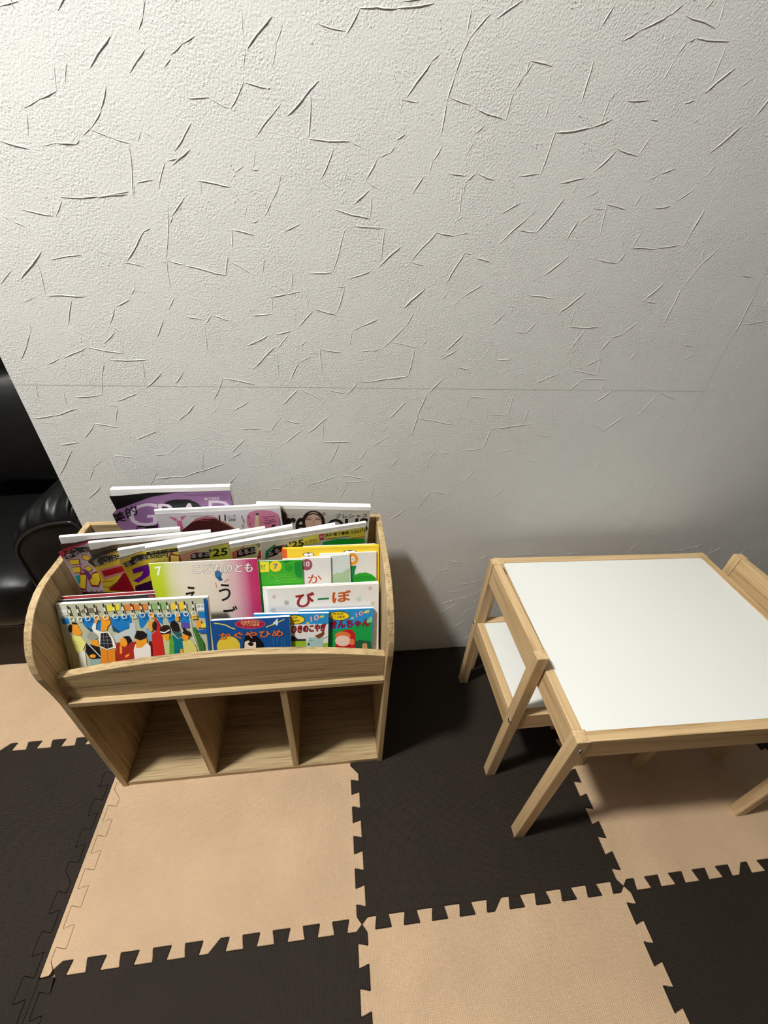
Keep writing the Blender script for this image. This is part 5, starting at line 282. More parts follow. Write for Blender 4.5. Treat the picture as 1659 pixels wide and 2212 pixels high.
def back_wall():
    """the papered wall: a slab whose face carries the raised trowel strokes of the wallpaper, repeated at its half-drop"""
    bm = bmesh.new()
    box(bm, WX, XR, 0, YA, -.06, H)
    rnd = random.Random(4)
    def stroke(x0, z0, x1, z1, w):
        d = Vector((x1 - x0, 0, z1 - z0)); L = d.length
        if L < .004: return
        d /= L
        n = Vector((-d.z, 0, d.x))
        ww = .0004 + .00028 * w; hh = .00024 + .00018 * w
        k = max(2, int(L / .009))
        ph = rnd.random() * 6
        prev = None
        for i in range(k + 1):
            t = i / k
            env = min(1, .25 + 3.2 * min(t + .06, 1 - t + .06))
            wob = .0006 * math.sin(ph + t * L * 120) + rnd.uniform(-.00025, .00025)
            c = Vector((x0, 0, z0)) + d * (L * t) + n * wob
            a = ww * env * rnd.uniform(.8, 1.15); h = hh * env * rnd.uniform(.8, 1.1)
            row = [bm.verts.new(c + n * a + Vector((0, .0003, 0))), bm.verts.new(c + n * a * .45 + Vector((0, -h, 0))), bm.verts.new(c - n * a * .45 + Vector((0, -h, 0))), bm.verts.new(c - n * a + Vector((0, .0003, 0)))]
            if prev:
                for j in range(3):
                    bm.faces.new((prev[j], prev[j + 1], row[j + 1], row[j]))
            prev = row
    def crumb(x, z, r):
        vs = [bm.verts.new((x + r * math.cos(a) * rnd.uniform(.7, 1.2), .0003, z + r * math.sin(a) * rnd.uniform(.7, 1.2))) for a in (0, 1.05, 2.1, 3.14, 4.2, 5.25)]
        t = bm.verts.new((x, -r * .36, z))
        for i in range(6): bm.faces.new((vs[i], t, vs[(i + 1) % 6]))
    for a in STROKES_NEAR:
        x0, z0, x1, z1 = (v / 1000 for v in a[:4])
        if min(x0, x1) > WX + .003: stroke(x0, z0, x1, z1, a[4])
    def beyond(x, z):                                # outside the stretch of wall that was drawn stroke by stroke
        return z > 1.395 + .078 * x or z < .44 or x > 1.325 + (1.498 - z) * .675
    for i in range(-2, 8):
        for j in range(-6, 9):
            ox, oz = .487 * i, -.257 * i + .517 * j
            for a in STROKES:
                x0, z0, x1, z1 = (v / 1000 for v in a[:4])
                x0 += ox; x1 += ox; z0 += oz; z1 += oz
                if min(x0, x1) < WX + .004 or max(x0, x1) > 2.5 or min(z0, z1) < .02 or max(z0, z1) > 1.75: continue
                if beyond((x0 + x1) / 2, (z0 + z1) / 2): stroke(x0, z0, x1, z1, a[4])
            # crumbly ends of trowel passes, the same in every repeat
            r2 = random.Random(11)
            for q in range(34):
                cx, cz = .515 + r2.random() * .487 + ox, .935 + r2.random() * .517 + oz
                ang = r2.random() * 3.1; ln = r2.uniform(.02, .07)
                for s in range(int(ln / .0032)):
                    x = cx + math.cos(ang) * s * .0032 + r2.uniform(-.004, .004); z = cz + math.sin(ang) * s * .0032 + r2.uniform(-.004, .004); rr = r2.uniform(.0010, .0024)
                    if WX + .004 < x < 2.3 and .03 < z < 1.7: crumb(x, z, rr)
    # joints of the wallpaper strips: a horizontal one and a vertical one
    for (x0, x1, z0, z1) in ((WX + .002, 1.547, .9195, .9205), (1.546, 1.5475, .02, 1.75)):
        vs = [bm.verts.new(p) for p in ((x0, -.0003, z0), (x1, -.0003, z0), (x1, -.0003, z1), (x0, -.0003, z1))]
        f = bm.faces.new(vs); f.material_index = 1
    seam = new_mat('wallpaper_joint', .9, .1, lin((210, 209, 204)))[0]
    o = from_bm('wall_back', bm, [M_WALL, seam])
    for p in o.data.polygons:
        p.use_smooth = p.area < 1e-3 and p.material_index == 0
    return tag(o, kind='structure')
back_wall()

# ------------------------------------------------------------------ foam mats
S = .6; D = .0102
def half_pattern():
    tr = [.0295 + .0306 * k for k in range(9)]
    pts = [(0, 0), (.0125, -D)]
    s = -1
    for t in tr:                               # dovetails: a tooth is widest at its tip
        pts.append((t + .0024, s * D)); s = -s
        pts.append((t - .0024, s * D))
    pts.append((.2895, D))
    return pts
HP = half_pattern()
EDGE = HP + [(S - s, -d) for s, d in HP[::-1]]

def rounded(pts, r=.0016):
    """knock the sharp tooth corners off"""
    out = []
    n = len(pts)
    for i in range(n):
        a, p, b = (Vector(pts[(i + k) % n]) for k in (-1, 0, 1))
        u, v = a - p, b - p
        if u.length < 1e-6 or v.length < 1e-6: continue
        if abs(u.normalized().cross(v.normalized())) < .05: out.append(tuple(p)); continue
        q = min(r, u.length * .4, v.length * .4)
        p1, p2 = p + u.normalized() * q, p + v.normalized() * q
        out += [tuple(p1), tuple((p1 + p2) / 2 * .5 + p * .5), tuple(p2)]
    return out

def inset(pts, d):
    n = len(pts); out = []
    for i in range(n):
        a, p, b = (Vector(pts[(i + k) % n]) for k in (-1, 0, 1))
        e1 = (p - a).normalized(); e2 = (b - p).normalized()
        n1 = Vector((-e1.y, e1.x)); n2 = Vector((-e2.y, e2.x))
        m = n1 + n2
        m = m.normalized() if m.length > 1e-3 else n1
        out.append(tuple(p + m * d))
    return out

def slab(name, pts, m, k=1.0):
    bm = bmesh.new()
    loops = []
    for q, z in ((inset(pts, .0011 * k), 0), (inset(pts, .0003 * k), -.0012 * k), (inset(pts, .0003 * k), -.0125)):
        loops.append([bm.verts.new((x, y, z)) for x, y in q])
    n = len(pts)
    bm.faces.new(loops[0]); bm.faces.new(loops[2][::-1])
    for a, b in zip(loops, loops[1:]):
        for i in range(n):
            bm.faces.new((a[i], b[i], b[(i + 1) % n], a[(i + 1) % n]))
    bmesh.ops.recalc_face_normals(bm, faces=bm.faces[:])
    return from_bm(name, bm, m)

def mat_tile(x, y, m, label, edges='tttt', ext=(0, 0, 0, 0)):
    """edges bottom, right, top, left: t toothed, s straight (moved outward by ext)"""
    frame = (((0, 0), (1, 0), (0, -1)), ((S, 0), (0, 1), (1, 0)), ((S, S), (-1, 0), (0, 1)), ((0, S), (0, -1), (-1, 0)))
    pts = []
    for k, (o, d, n) in enumerate(frame):
        if edges[k] == 't':
            seq = EDGE[:-1]
            kp, kn = (k - 1) % 4, (k + 1) % 4
            if edges[kp] == 's' and ext[kp]: seq = [(-ext[kp], seq[1][1])] + list(seq[1:])
            if edges[kn] == 's': seq = list(seq) + ([(S + ext[kn], EDGE[-2][1])] if ext[kn] else [])
        else:
            seq = [(-(ext[(k - 1) % 4] if edges[(k - 1) % 4] == 's' else 0), ext[k])]
        for s, e in seq:
            pts.append((x + o[0] + d[0] * s + n[0] * e, y + o[1] + d[1] * s + n[1] * e))
    clean = [p for i, p in enumerate(pts) if (Vector(p) - Vector(pts[i - 1])).length > 1e-5]
    o = slab('foam_mat', rounded(clean), m)
    return tag(o, label, 'floor mat', 'interlocking foam floor mats')

def strip(x, y, side, m, label, tail=False):
    """edging strip that fills the teeth of a free edge and ends straight"""
    o, d, n = {'right': ((S, 0), (0, 1), (1, 0)), 'left': ((0, S), (0, -1), (-1, 0))}[side]
    seq = [(s, e) for s, e in EDGE[1:-1]]
    seq = ([(.0138, -D)] if tail else [(.0095, -.0068)]) + seq[1:-1] + ([(S - .0125, D), (S, .0008), (S + .0075, .004)] if tail else [(S - .016, D)])
    pts = [(x + o[0] + d[0] * s + n[0] * e, y + o[1] + d[1] * s + n[1] * e) for s, e in seq[::-1]]
    a, b = (.0138, S + .0085) if tail else (.0095, S - .016)
    for s, e in ((a, .0196), (b, .0196)):
        pts.append((x + o[0] + d[0] * s + n[0] * e, y + o[1] + d[1] * s + n[1] * e))
    if side == 'left' or side == 'right': pts = pts[::-1] if poly_area(pts) < 0 else pts
    ob = slab('mat_edging_strip', rounded(pts), m, .45)
    return tag(ob, label, 'mat edging', 'straight edging strips of the mats')

def poly_area(p):
    return sum(p[i][0] * p[(i + 1) % len(p)][1] - p[(i + 1) % len(p)][0] * p[i][1] for i in range(len(p))) / 2

AX, AY = .7121, -.6631
back = (0, 0, -AY - S - .0015, 0)
mat_tile(AX - S, AY, M_BEIGE, 'beige foam mat under the front of the bookcase', 'ttst', back)
mat_tile(AX, AY, M_BLACK, 'dark brown foam mat between the bookcase and the children’s table', 'ttst', back)
mat_tile(AX + S, AY, M_BEIGE, 'beige foam mat lying under the children’s table', 'ttst', back)
mat_tile(AX + 2 * S, AY, M_BLACK, 'dark brown foam mat beyond the beige one under the table, at the right edge', 'tsst', back)
mat_tile(AX - S, AY - S, M_BLACK, 'dark brown foam mat in front of the beige one at the bookcase', 'sttt')
mat_tile(AX, AY - S, M_BEIGE, 'beige foam mat at the bottom centre of the photo, in front of the dark one', 'sttt')
mat_tile(AX + S, AY - S, M_BLACK, 'dark brown foam mat at the bottom right corner of the photo', 'sstt')
strip(AX - S, AY, 'left', M_BEIGE, 'beige edging strip along the left of the beige mat by the bookcase', True)
strip(AX - S, AY - S, 'left', M_BLACK, 'dark brown edging strip at the left of the front dark mat')
LX, LY = .0725, -.2203
mat_tile(LX - S, LY - S, M_BLACK, 'dark brown foam mat left of the bookcase, nearer than the sofa’s beige mat', 'sttt')
mat_tile(LX - S, LY, M_BEIGE, 'beige foam mat in front of the black sofa', 'tsst')
mat_tile(LX - 2 * S, LY - S, M_BEIGE, 'beige foam mat beyond the left edge, beside the dark one', 'stts')
mat_tile(LX - 2 * S, LY, M_BLACK, 'dark brown foam mat beyond the left edge, under the sofa front', 'ttss')
strip(LX - S, LY - S, 'right', M_BLACK, 'dark brown edging strip along the right of the left dark mat')

# ------------------------------------------------------------------ bookcase
X1, X2, TH = .1207, .7894, .0135
bc = tag(empty('bookcase', ((X1 + X2) / 2, -.2, 0)), 'light oak children’s bookcase with curved sides, full of magazines and picture books', 'bookcase')
def bc_part(name, bm, m, bevel=.0014):
    bm.verts.ensure_lookup_table()
    for v in bm.verts: v.co -= Vector(bc.location)
    return from_bm(name, bm, m, bc, bevel=bevel)
PROF = [(-.05, 0), (-.05, .6255), (-.222, .6255), (-.24, .6245), (-.262, .620), (-.285, .6105), (-.303, .599), (-.320, .584), (-.334, .566), (-.345, .547), (-.352, .527), (-.3555, .508), (-.356, .488), (-.354, .468), (-.3515, .445), (-.3495, .42), (-.348, .39), (-.348, 0)]
for xa in (X1, X2 - TH):
    bm = bmesh.new(); prism(bm, PROF, xa, xa + TH, 0)
    bc_part('side_panel', bm, OAK[2], .0016)
XI, XJ = X1 + TH, X2 - TH
bm = bmesh.new(); box(bm, XI, XJ, -.062, -.05, 0, .6255); bc_part('back_panel', bm, OAK[0])
bm = bmesh.new(); box(bm, XI, XJ, -.346, -.062, 0, .0145); bc_part('bottom_panel', bm, OAK[0])
bm = bmesh.new(); box(bm, XI, XJ, -.3475, -.062, .3765, .3905); bc_part('book_shelf', bm, OAK[0])
bm = bmesh.new(); box(bm, XI, XJ, -.0960, -.062, .3905, .4305); bc_part('raised_step', bm, OAK[0])
bm = bmesh.new()
arch = [(XI, .3905), (XJ, .3905)] + [(x, .4615 + .0365 * (1 - ((x - .455) / .321) ** 2)) for x in [XJ - (XJ - XI) * i / 28 for i in range(29)]]
prism(bm, arch, -.3365, -.3205, 1); bc_part('front_board', bm, OAK[0])
for xd in (.3447, .557):
    bm = bmesh.new(); box(bm, xd - .0075, xd + .0075, -.3455, -.062, .0145, .3765); bc_part('divider', bm, OAK[2])

# ------------------------------------------------------------------ books
_text = {}
def text_geo(s):
    k = s
    if k not in _text:
        cu = bpy.data.curves.new('lettering', 'FONT')
        cu.body = s; cu.resolution_u = 3
        o = bpy.data.objects.new('lettering', cu)
        col.objects.link(o)
        dg = bpy.context.evaluated_depsgraph_get()
        me = bpy.data.meshes.new_from_object(o.evaluated_get(dg))
        vs = [(v.co.x, v.co.y) for v in me.vertices]
        fs = [tuple(p.vertices) for p in me.polygons]
        bpy.data.objects.remove(o); bpy.data.curves.remove(cu); bpy.data.meshes.remove(me)
        _text[k] = (vs, fs)
    return _text[k]

def make_book(B):
    O, U, V = Vector(B['O']), Vector(B['U']), Vector(B['V'])
    Nn = U.cross(V).normalized()
    w, h, t = B['w'], B['h'], B['t']
    root = tag(empty(B['n'], O), B['l'], B['c'], B['g'])
    P = lambda x, y, z: U * x + V * y + Nn * z
    def add_box(bm, x0, x1, y0, y1, z0, z1, mi=0):
        vs = [bm.verts.new(P(*p)) for p in ((x0, y0, z0), (x1, y0, z0), (x1, y1, z0), (x0, y1, z0), (x0, y0, z1), (x1, y0, z1), (x1, y1, z1), (x0, y1, z1))]
        for f in ((0, 3, 2, 1), (4, 5, 6, 7), (0, 1, 5, 4), (1, 2, 6, 5), (2, 3, 7, 6), (3, 0, 4, 7)):
            bm.faces.new([vs[i] for i in f]).material_index = mi
    ct = .0017 if B['k'] else .0005
    ov = .0025 if B['k'] else 0
    # pages, with uv across the leaves
    bm = bmesh.new(); uv = bm.loops.layers.uv.new('UVMap')
    add_box(bm, ov * .3, w - ov, ov, h - ov + B['e'], -t + ct, -ct)
    for f in bm.faces:
        for l in f.loops:
            q = l.vert.co
            l[uv].uv = (q.dot(U) / max(w, .01) + q.dot(V) * 3, (q.dot(Nn) + t) / t)
    from_bm('pages', bm, M_PAGES, root)
    # front cover with everything printed on it
    mats = []; idx = {}
    def mi(c):
        c = tuple(c)
        if c not in idx:
            idx[c] = len(mats); mats.append(flat(c))
        return idx[c]
    bm = bmesh.new(); uv = bm.loops.layers.uv.new('UVMap')
    if B['r']:
        m, nt, b = new_mat('blended_cover', .42, .4)
        un = N(nt, 'ShaderNodeUVMap'); sx = N(nt, 'ShaderNodeSeparateXYZ'); cr = N(nt, 'ShaderNodeValToRGB')
        nt.links.new(un.outputs[0], sx.inputs[0]); nt.links.new(sx.outputs[0], cr.inputs['Fac']); nt.links.new(cr.outputs['Color'], b.inputs['Base Color'])
        el = cr.color_ramp.elements
        for p, c in B['r'][1:-1]:
            e = el.new(p); e.color = (*lin(c), 1)
        for k, q in ((0, B['r'][0]), (len(el) - 1, B['r'][-1])):
            el[k].position = q[0]; el[k].color = (*lin(q[1]), 1)
        mats.append(m); base = 0
    else:
        base = mi(B['b'])
    add_box(bm, 0, w, 0, h, -ct, 0, base)
    for f in bm.faces:
        for l in f.loops: l[uv].uv = (l.vert.co.dot(U) / w, l.vert.co.dot(V) / h)
    z = [.00006]
    def lift():
        z[0] += .00003; return z[0]
    def face(pts, zz, m):
        p = [bm.verts.new(P(x, y, zz)) for x, y in pts]
        a = sum(pts[i][0] * pts[(i + 1) % len(pts)][1] - pts[(i + 1) % len(pts)][0] * pts[i][1] for i in range(len(pts)))
        bm.faces.new(p if a > 0 else p[::-1]).material_index = m
    def clamp(x, y):
        return (min(max(x, -.012 if O.z + V.z * y > .63 else .0003), w - .0003), min(max(y, .0003), h - .0003))
    for a in B['a']:
        if a[0] == 'p':
            pts = [clamp(x / 1000, y / 1000) for x, y in a[2]]
            pts = [p for i, p in enumerate(pts) if (Vector(p) - Vector(pts[i - 1])).length > 2e-5]
            if len(pts) > 2: face(pts, lift(), mi(a[1]))
        elif a[0] == 'l':
            ww = a[2] / 2000; pts = [Vector((x / 1000, y / 1000)) for x, y in a[3]]
            zz = lift(); L, Rr = [], []
            closed = (pts[0] - pts[-1]).length < 1e-5
            for i, p in enumerate(pts):
                if closed and i in (0, len(pts) - 1): d = pts[1] - pts[-2]
                else: d = pts[min(i + 1, len(pts) - 1)] - pts[max(i - 1, 0)]
                d.normalize(); n = Vector((-d.y, d.x)) * ww
                L.append(p + n); Rr.append(p - n)
            for i in range(len(pts) - 1):
                face([clamp(*v) for v in (L[i], Rr[i], Rr[i + 1], L[i + 1])], zz, mi(a[1]))
        else:
            _, c, s, bl, br, tl, off, out = a
            vs, fs = text_geo(s)
            xa, xb = min(v[0] for v in vs), max(v[0] for v in vs); ya, yb = min(v[1] for v in vs), max(v[1] for v in vs)
            bl, br, tl = (Vector(p) / 1000 for p in (bl, br, tl))
            e1, e2 = br - bl, tl - bl
            for cc, of in ((([(out, off + .04)] if out else []) + [(c, off)])):
                m = mi(cc); zz = lift()
                r = of * e2.length
                for k in range(8 if of else 1):
                    sh = Vector((math.cos(k * math.pi / 4), math.sin(k * math.pi / 4))) * r if of else Vector((0, 0))
                    q = [bl + sh + e1 * ((x - xa) / (xb - xa)) + e2 * ((y - ya) / (yb - ya)) for x, y in vs]
                    bv = [bm.verts.new(P(*clamp(p.x, p.y), zz)) for p in q]
                    zz += .000002
                    for f in fs:
                        try: nf = bm.faces.new([bv[i] for i in f])
                        except ValueError: continue
                        nf.material_index = m
    if B['q']:                                     # the limp cover curls forward at its free corner
        cz, yc, xc = B['q']
        def cut(co, no):
            bmesh.ops.bisect_plane(bm, geom=bm.verts[:] + bm.edges[:] + bm.faces[:], dist=1e-7, plane_co=co, plane_no=no)
        Vn = V.normalized(); hh = h * V.length
        for k in range(9): cut(Vn * (hh - yc * (1 - k / 9)), Vn)
        for k in range(1, 4): cut(U * (xc * k / 3), U)
        for v in bm.verts:
            ty = max(0, 1 - (hh - v.co.dot(Vn)) / yc); tx = max(0, 1 - v.co.dot(U) / xc)
            v.co += Nn * (cz * ty * ty * min(1, tx * 1.3))
    fc = from_bm('front_cover', bm, mats, root)
    bm = bmesh.new(); add_box(bm, 0, w, 0, h, -t, -t + ct); from_bm('back_cover', bm, flat(B['b']), root)
    if B['s']:
        bm = bmesh.new(); add_box(bm, -.0012, 0, 0, h, -t, 0); add_box(bm, 0, .0085, 0.0002, h - .0002, 0, .0004)
        tag(from_bm('spine', bm, flat(B['s']), root), 'orange spine')
    return root
for B in BOOKS: make_book(B)

# ------------------------------------------------------------------ children's table
TX, TY, TP = 1.0915, -.5516, -.02304
LT, WT, HT = .6219, .4851, .4797
table = tag(empty('childrens_table', (TX, TY, 0), TP), 'low children’s table with pine frame and blank white top, set against the wall', 'table')
def screw(bm_parent, p, axis):
    """recessed hex socket screw facing -axis"""
    bm = bmesh.new()
    prof = [(0, .0012), (.0022, .0012), (.0024, -.0006), (.0042, -.0009), (.005, 0), (.005, .003)]
    rings = []
    n = 18
    ax = Vector((-1, 0, 0)) if axis == 'x' else Vector((0, -1, 0))
    u = Vector((0, 0, 1)); v = ax.cross(u)
    for r, d in prof:
        rings.append([bm.verts.new(Vector(p) - ax * d + (u * math.cos(2 * math.pi * k / n) + v * math.sin(2 * math.pi * k / n)) * max(r, 1e-4)) for k in range(n)])
    for i, (a, b) in enumerate(zip(rings, rings[1:])):
        for k in range(n):
            bm.faces.new((a[k], a[(k + 1) % n], b[(k + 1) % n], b[k])).material_index = 1 if i < 2 else 0
    bmesh.ops.recalc_face_normals(bm, faces=bm.faces[:])
    return from_bm('screw', bm, [M_STEEL, M_DARK], bm_parent, smooth=True)
LX_, LY_ = .0255, .0235
def leg(x, y):
    l = box_obj('leg', (x, x + LX_, y, y + LY_, 0, HT), PINE[2], table, .0014)
    return l
for x in (0, LT - LX_):
    for y in (0, WT - LY_):
        l = leg(x, y)
        if y == 0: screw(l, (x + (.0165 if x == 0 else .009), -.0006, .4465), 'y')
AZ = .4185
box_obj('apron', (.0015, .0205, LY_, WT - LY_, AZ, HT - .0004), PINE[1], table)
box_obj('apron', (LT - .0205, LT - .0015, LY_, WT - LY_, AZ, HT - .0004), PINE[1], table)
box_obj('apron', (LX_, LT - LX_, .0012, .0202, AZ, HT - .0004), PINE[0], table)
box_obj('apron', (LX_, LT - LX_, WT - .0202, WT - .0012, AZ, HT - .0004), PINE[0], table)
tag(box_obj('table_top', (.0205, LT - .0205, .0202, WT - .0202, HT - .0125, HT - .0022), M_WHITE, table, .0008), 'white tabletop')

# ------------------------------------------------------------------ small chairs
def make_chair():
    r = empty('child_chair', (0, 0, 0))
    X, Y = .1395, .147
    for y in (-Y, Y - .0225):
        p = box_obj('back_post', (-X, -X + .0255, y, y + .0225, 0, .524), PINE[2], r, .0014)
        if y < 0: screw(p, (-X - .0006, -Y + .004, .284), 'x')
        else: screw(p, (-X - .0006, Y - .006, .284), 'x')
        box_obj('front_leg', (X - .0255, X, y, y + .0225, 0, .298), PINE[2], r, .0014)
    box_obj('backrest', (-X + .0025, -X + .0225, -Y + .0225, Y - .0225, .4585, .5235), PINE[1], r)
    box_obj('seat_rail', (-X + .002, -X + .0215, -Y + .0225, Y - .0225, .240, .300), PINE[1], r)
    box_obj('seat_rail', (X - .0215, X - .002, -Y + .0225, Y - .0225, .240, .300), PINE[1], r)
    for a, b in ((-Y + .003, -Y + .0215), (Y - .0215, Y - .003)):
        box_obj('seat_rail', (-X + .0255, X - .0255, a, b, .240, .300), PINE[0], r)
    tag(box_obj('seat', (-X + .0215, X - .0215, -Y + .0215, Y - .0215, .286, .2965), M_WHITE, r, .0008), 'white seat panel')
    return r
def copy_tree(o, parent=None):
    c = o.copy(); col.objects.link(c)
    if parent is not None: c.parent = parent
    for ch in list(o.children): copy_tree(ch, c)
    return c
chair = make_chair()
G = 'small pine chairs at the children’s table'
chairs = []
for i, (x, y, rz, lb) in enumerate(((1.2055, -.2645, 0, 'small pine chair with white seat pushed under the table end next to the bookcase'), (1.6295, -.285, math.pi, 'small pine chair at the far right end of the table, only its backrest showing'))):
    o = chair if i == 0 else copy_tree(chair)
    o.location = (x, y, 0); o.rotation_euler = (0, 0, rz)
    tag(o, lb, 'chair', G)

# ------------------------------------------------------------------ sofa in the alcove
sofa = tag(empty('sofa', (-.6, .4, 0)), 'black leather sofa with gathered armrest, in the alcove beyond the wall end', 'sofa')
def sofa_part(name, bm, m, smooth=True, parent=None):
    for v in bm.verts: v.co -= Vector(sofa.location)
    return from_bm(name, bm, m, parent or sofa, smooth=smooth)
def puffy(x0, x1, y0, y1, z0, z1, r, bulge=0.0, n=10):
    """a padded block: rounded edges and a slight swell of the faces"""
    bm = bmesh.new()
    bmesh.ops.create_cube(bm, size=2)
    bmesh.ops.subdivide_edges(bm, edges=bm.edges[:], cuts=n, use_grid_fill=True)
    hx, hy, hz = (x1 - x0) / 2, (y1 - y0) / 2, (z1 - z0) / 2
    c = Vector(((x0 + x1) / 2, (y0 + y1) / 2, (z0 + z1) / 2))
    for v in bm.verts:
        u = v.co.copy()
        p = []
        for k, hk in ((0, hx), (1, hy), (2, hz)):
            t = u[k]
            p.append(math.copysign(hk - r * (1 - abs(t)) * 0, t) * abs(t) if True else 0)
        q = Vector(p)
        # clamp to the inner box, then push out by r along the rest
        inner = Vector((max(-hx + r, min(hx - r, q.x)), max(-hy + r, min(hy - r, q.y)), max(-hz + r, min(hz - r, q.z))))
        d = q - inner
        if d.length > 1e-6: q = inner + d.normalized() * r
        sw = bulge * (1 - abs(u.x) ** 2) * (1 - abs(u.y) ** 2) if abs(u.z) > .99 else (bulge * (1 - abs(u.x) ** 2) * (1 - abs(u.z) ** 2) if abs(u.y) > .99 else 0)
        if sw:
            q += Vector((0, 0, math.copysign(sw, u.z))) if abs(u.z) > .99 else Vector((0, math.copysign(sw, u.y), 0))
        v.co = c + q
    return bm
SX0, SX1 = -1.45, -.145
base_bm = bmesh.new(); box(base_bm, SX0, .055, .045, .95, .004, .185)
o = sofa_part('base', base_bm, M_SOFA_BASE, False)
bm = puffy(SX0, SX1, .012, .75, .190, .375, .055, .02, 14)
seat_o = sofa_part('seat_cushion', bm, M_LEATHER)
bm = bmesh.new(); tube(bm, [(SX0 + .03 + (SX1 - SX0 - .06) * i / 20, .0235, .2085) for i in range(21)], .0035)
sofa_part('piping', bm, M_SEAM, True, seat_o)
bm = puffy(SX0, .04, .60, .95, .19, .98, .09, .03, 14)
sofa_part('backrest', bm, M_LEATHER)
# armrest: a fat roll gathered into an arched seam on its front panel
AXC, AHW, AZS = -.038, .094, .455
def arm_pt(a, gx, gz):
    """section of the arm: long curve rising from the seat side, short shoulder at the wall"""
    cx = .026
    rx = (.031 if math.cos(a) > 0 else .158) + gx
    return cx + rx * math.cos(a), AZS + (.113 + gz) * math.sin(a)
def arch_pts(k, n=40, grow=0.0):
    """closed outline of the arm's section: straight sides, elliptical top"""
    out = []
    for i in range(n + 1):
        a = math.pi * i / n
        out.append(arm_pt(a, 0, 0))
    return out
bm = bmesh.new()
NA = 96
rows = []
for yi, (y, g, amp) in enumerate(((.030, 0, 0), (.034, .008, .003), (.044, .017, .0075), (.060, .026, .0095), (.080, .031, .008), (.105, .033, .005), (.14, .034, .002), (.3, .034, 0), (.6, .034, 0), (.93, .03, 0))):
    g = min(g, .034)
    row = []
    for i in range(NA + 1):
        a = math.pi * i / NA
        pl = amp * (math.sin(a * 21 + .6 * math.sin(3 * a)) * .7 + .3 * math.sin(a * 37 + 1.3))
        gx = min(g, .0115)
        ax_, az_ = arm_pt(a, gx + pl * .6, g * 1.5 + pl)
        row.append(bm.verts.new((ax_, y, az_)))
    for k in range(1, 7):
        row.append(bm.verts.new((.026 - .158 - min(g, .0115), y, AZS + (.02 - AZS) * k / 6)))
    for k in range(6, 0, -1):
        row.insert(0, bm.verts.new((.026 + .031 + min(g, .0115), y, AZS + (.02 - AZS) * k / 6)))
    rows.append(row)
for a, b in zip(rows, rows[1:]):
    for i in range(len(a) - 1): bm.faces.new((a[i], a[i + 1], b[i + 1], b[i]))
bm.faces.new(rows[-1]); bm.faces.new(rows[0][::-1])
bmesh.ops.recalc_face_normals(bm, faces=bm.faces[:])
arm = sofa_part('armrest', bm, M_LEATHER)
bm = bmesh.new()
tube(bm, [(.057, .029, .05)] + [(x, .029, z) for x, z in arch_pts(0)] + [(-.132, .029, .05)], .0035)
sofa_part('piping', bm, M_SEAM, True, arm)
# throw pillow on the sofa
pil = bmesh.new()
bmesh.ops.create_grid(pil, x_segments=20, y_segments=20, size=1)
top = {}
ret = bmesh.ops.duplicate(pil, geom=pil.verts[:] + pil.edges[:] + pil.faces[:])
dup = set(g for g in ret['geom'] if isinstance(g, bmesh.types.BMVert))
for v in pil.verts:
    x, y = v.co.x, v.co.y
    f = max(0, (1 - x ** 2) * (1 - y ** 2)) ** .45
    s = 1 - .1 * (1 - abs(x)) * (abs(y) ** 3) ; s2 = 1 - .1 * (1 - abs(y)) * (abs(x) ** 3)
    v.co = Vector((x * .19 * s2, y * .19 * s, (.06 if v not in dup else -.06) * f))
bmesh.ops.remove_doubles(pil, verts=pil.verts[:], dist=.0008)
bmesh.ops.recalc_face_normals(pil, faces=pil.faces[:])
cu = from_bm('throw_pillow', pil, M_LEATHER, smooth=True)
cu.location = (-.375, .47, .615); cu.rotation_euler = (R(78), 0, R(8))
tag(cu, 'black leather throw pillow leaning on the sofa’s backrest', 'pillow')

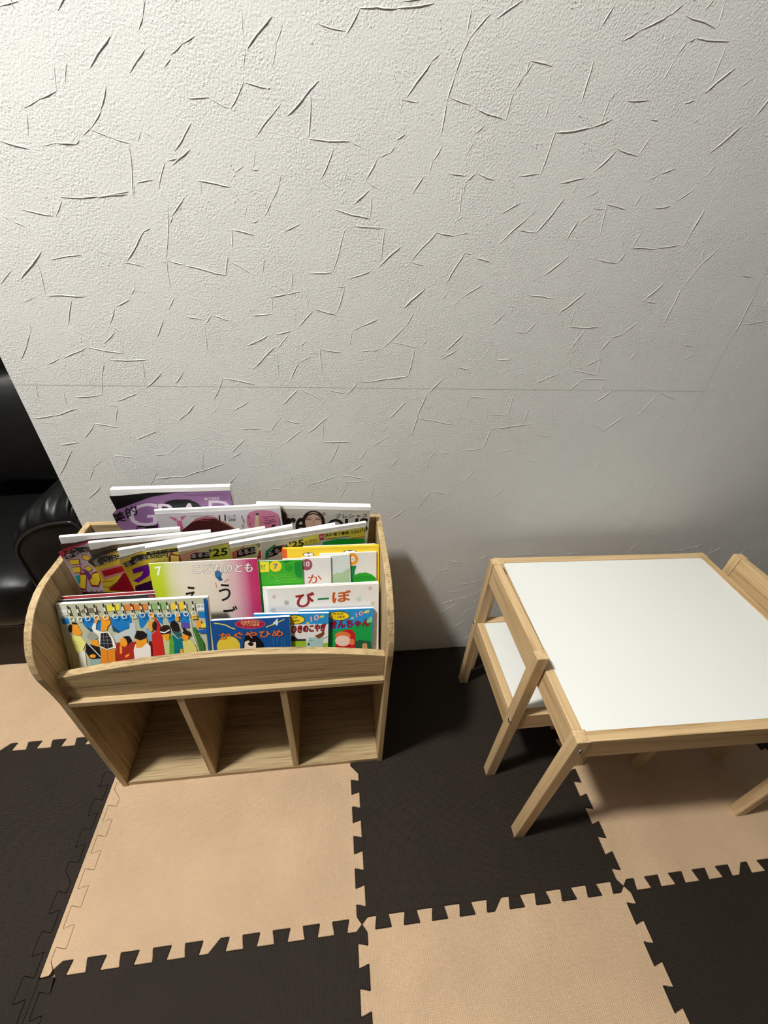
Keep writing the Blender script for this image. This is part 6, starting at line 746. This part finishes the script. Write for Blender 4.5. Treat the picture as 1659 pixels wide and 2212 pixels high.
# ------------------------------------------------------------------ ceiling lamp (the room's light)
lamp = tag(empty('ceiling_lamp', (-.32, -.66, H)), 'round ceiling lamp with a glowing globe above the sofa side of the room', 'lamp')
bm = bmesh.new(); lathe(bm, [(0, -.03), (.05, -.03), (.06, -.02), (.06, 0), (0, 0)]); from_bm('ceiling_rose', bm, M_WHITE, lamp, smooth=False)
m_glow = bpy.data.materials.new('lamp_glow'); m_glow.use_nodes = True
nt = m_glow.node_tree; nt.nodes.clear()
em = nt.nodes.new('ShaderNodeEmission'); em.inputs['Color'].default_value = (1, .998, .962, 1); em.inputs['Strength'].default_value = LAMP
ou = nt.nodes.new('ShaderNodeOutputMaterial'); nt.links.new(em.outputs[0], ou.inputs[0])
bm = bmesh.new()
bmesh.ops.create_uvsphere(bm, u_segments=24, v_segments=14, radius=.1)
for v in bm.verts: v.co.z -= .127
from_bm('globe', bm, m_glow, lamp, smooth=True)

# ------------------------------------------------------------------ world, camera, colour management
w = bpy.data.worlds.new('room_air'); scene.world = w; w.use_nodes = True
w.node_tree.nodes['Background'].inputs['Color'].default_value = (.5, .5, .5, 1)
w.node_tree.nodes['Background'].inputs['Strength'].default_value = 0.0

cam = bpy.data.cameras.new('camera'); co = bpy.data.objects.new('camera', cam); col.objects.link(co)
cam.sensor_fit = 'HORIZONTAL'; cam.sensor_width = 36.0; cam.lens = 36.0 * 882.97 / 1659.0
cam.clip_start = .02; cam.clip_end = 20
pitch, yaw, roll = .6220, .14775, .05976
f = Vector((math.sin(yaw) * math.cos(pitch), math.cos(yaw) * math.cos(pitch), -math.sin(pitch)))
r0 = Vector((math.cos(yaw), -math.sin(yaw), 0)); u0 = r0.cross(f)
rr = r0 * math.cos(roll) + u0 * math.sin(roll); uu = -r0 * math.sin(roll) + u0 * math.cos(roll)
mt = Matrix((rr, uu, -f)).transposed().to_4x4()
mt.translation = Vector((.67768, -.85378, 1.21299))
co.matrix_world = mt
scene.camera = co
vs = scene.view_settings
vs.view_transform = 'Standard'; vs.look = 'None'; vs.gamma = 1; vs.exposure = EXPOSURE; vs.use_curve_mapping = False
scene.cycles.use_denoising = True
scene.cycles.max_bounces = 10
scene.cycles.diffuse_bounces = 6
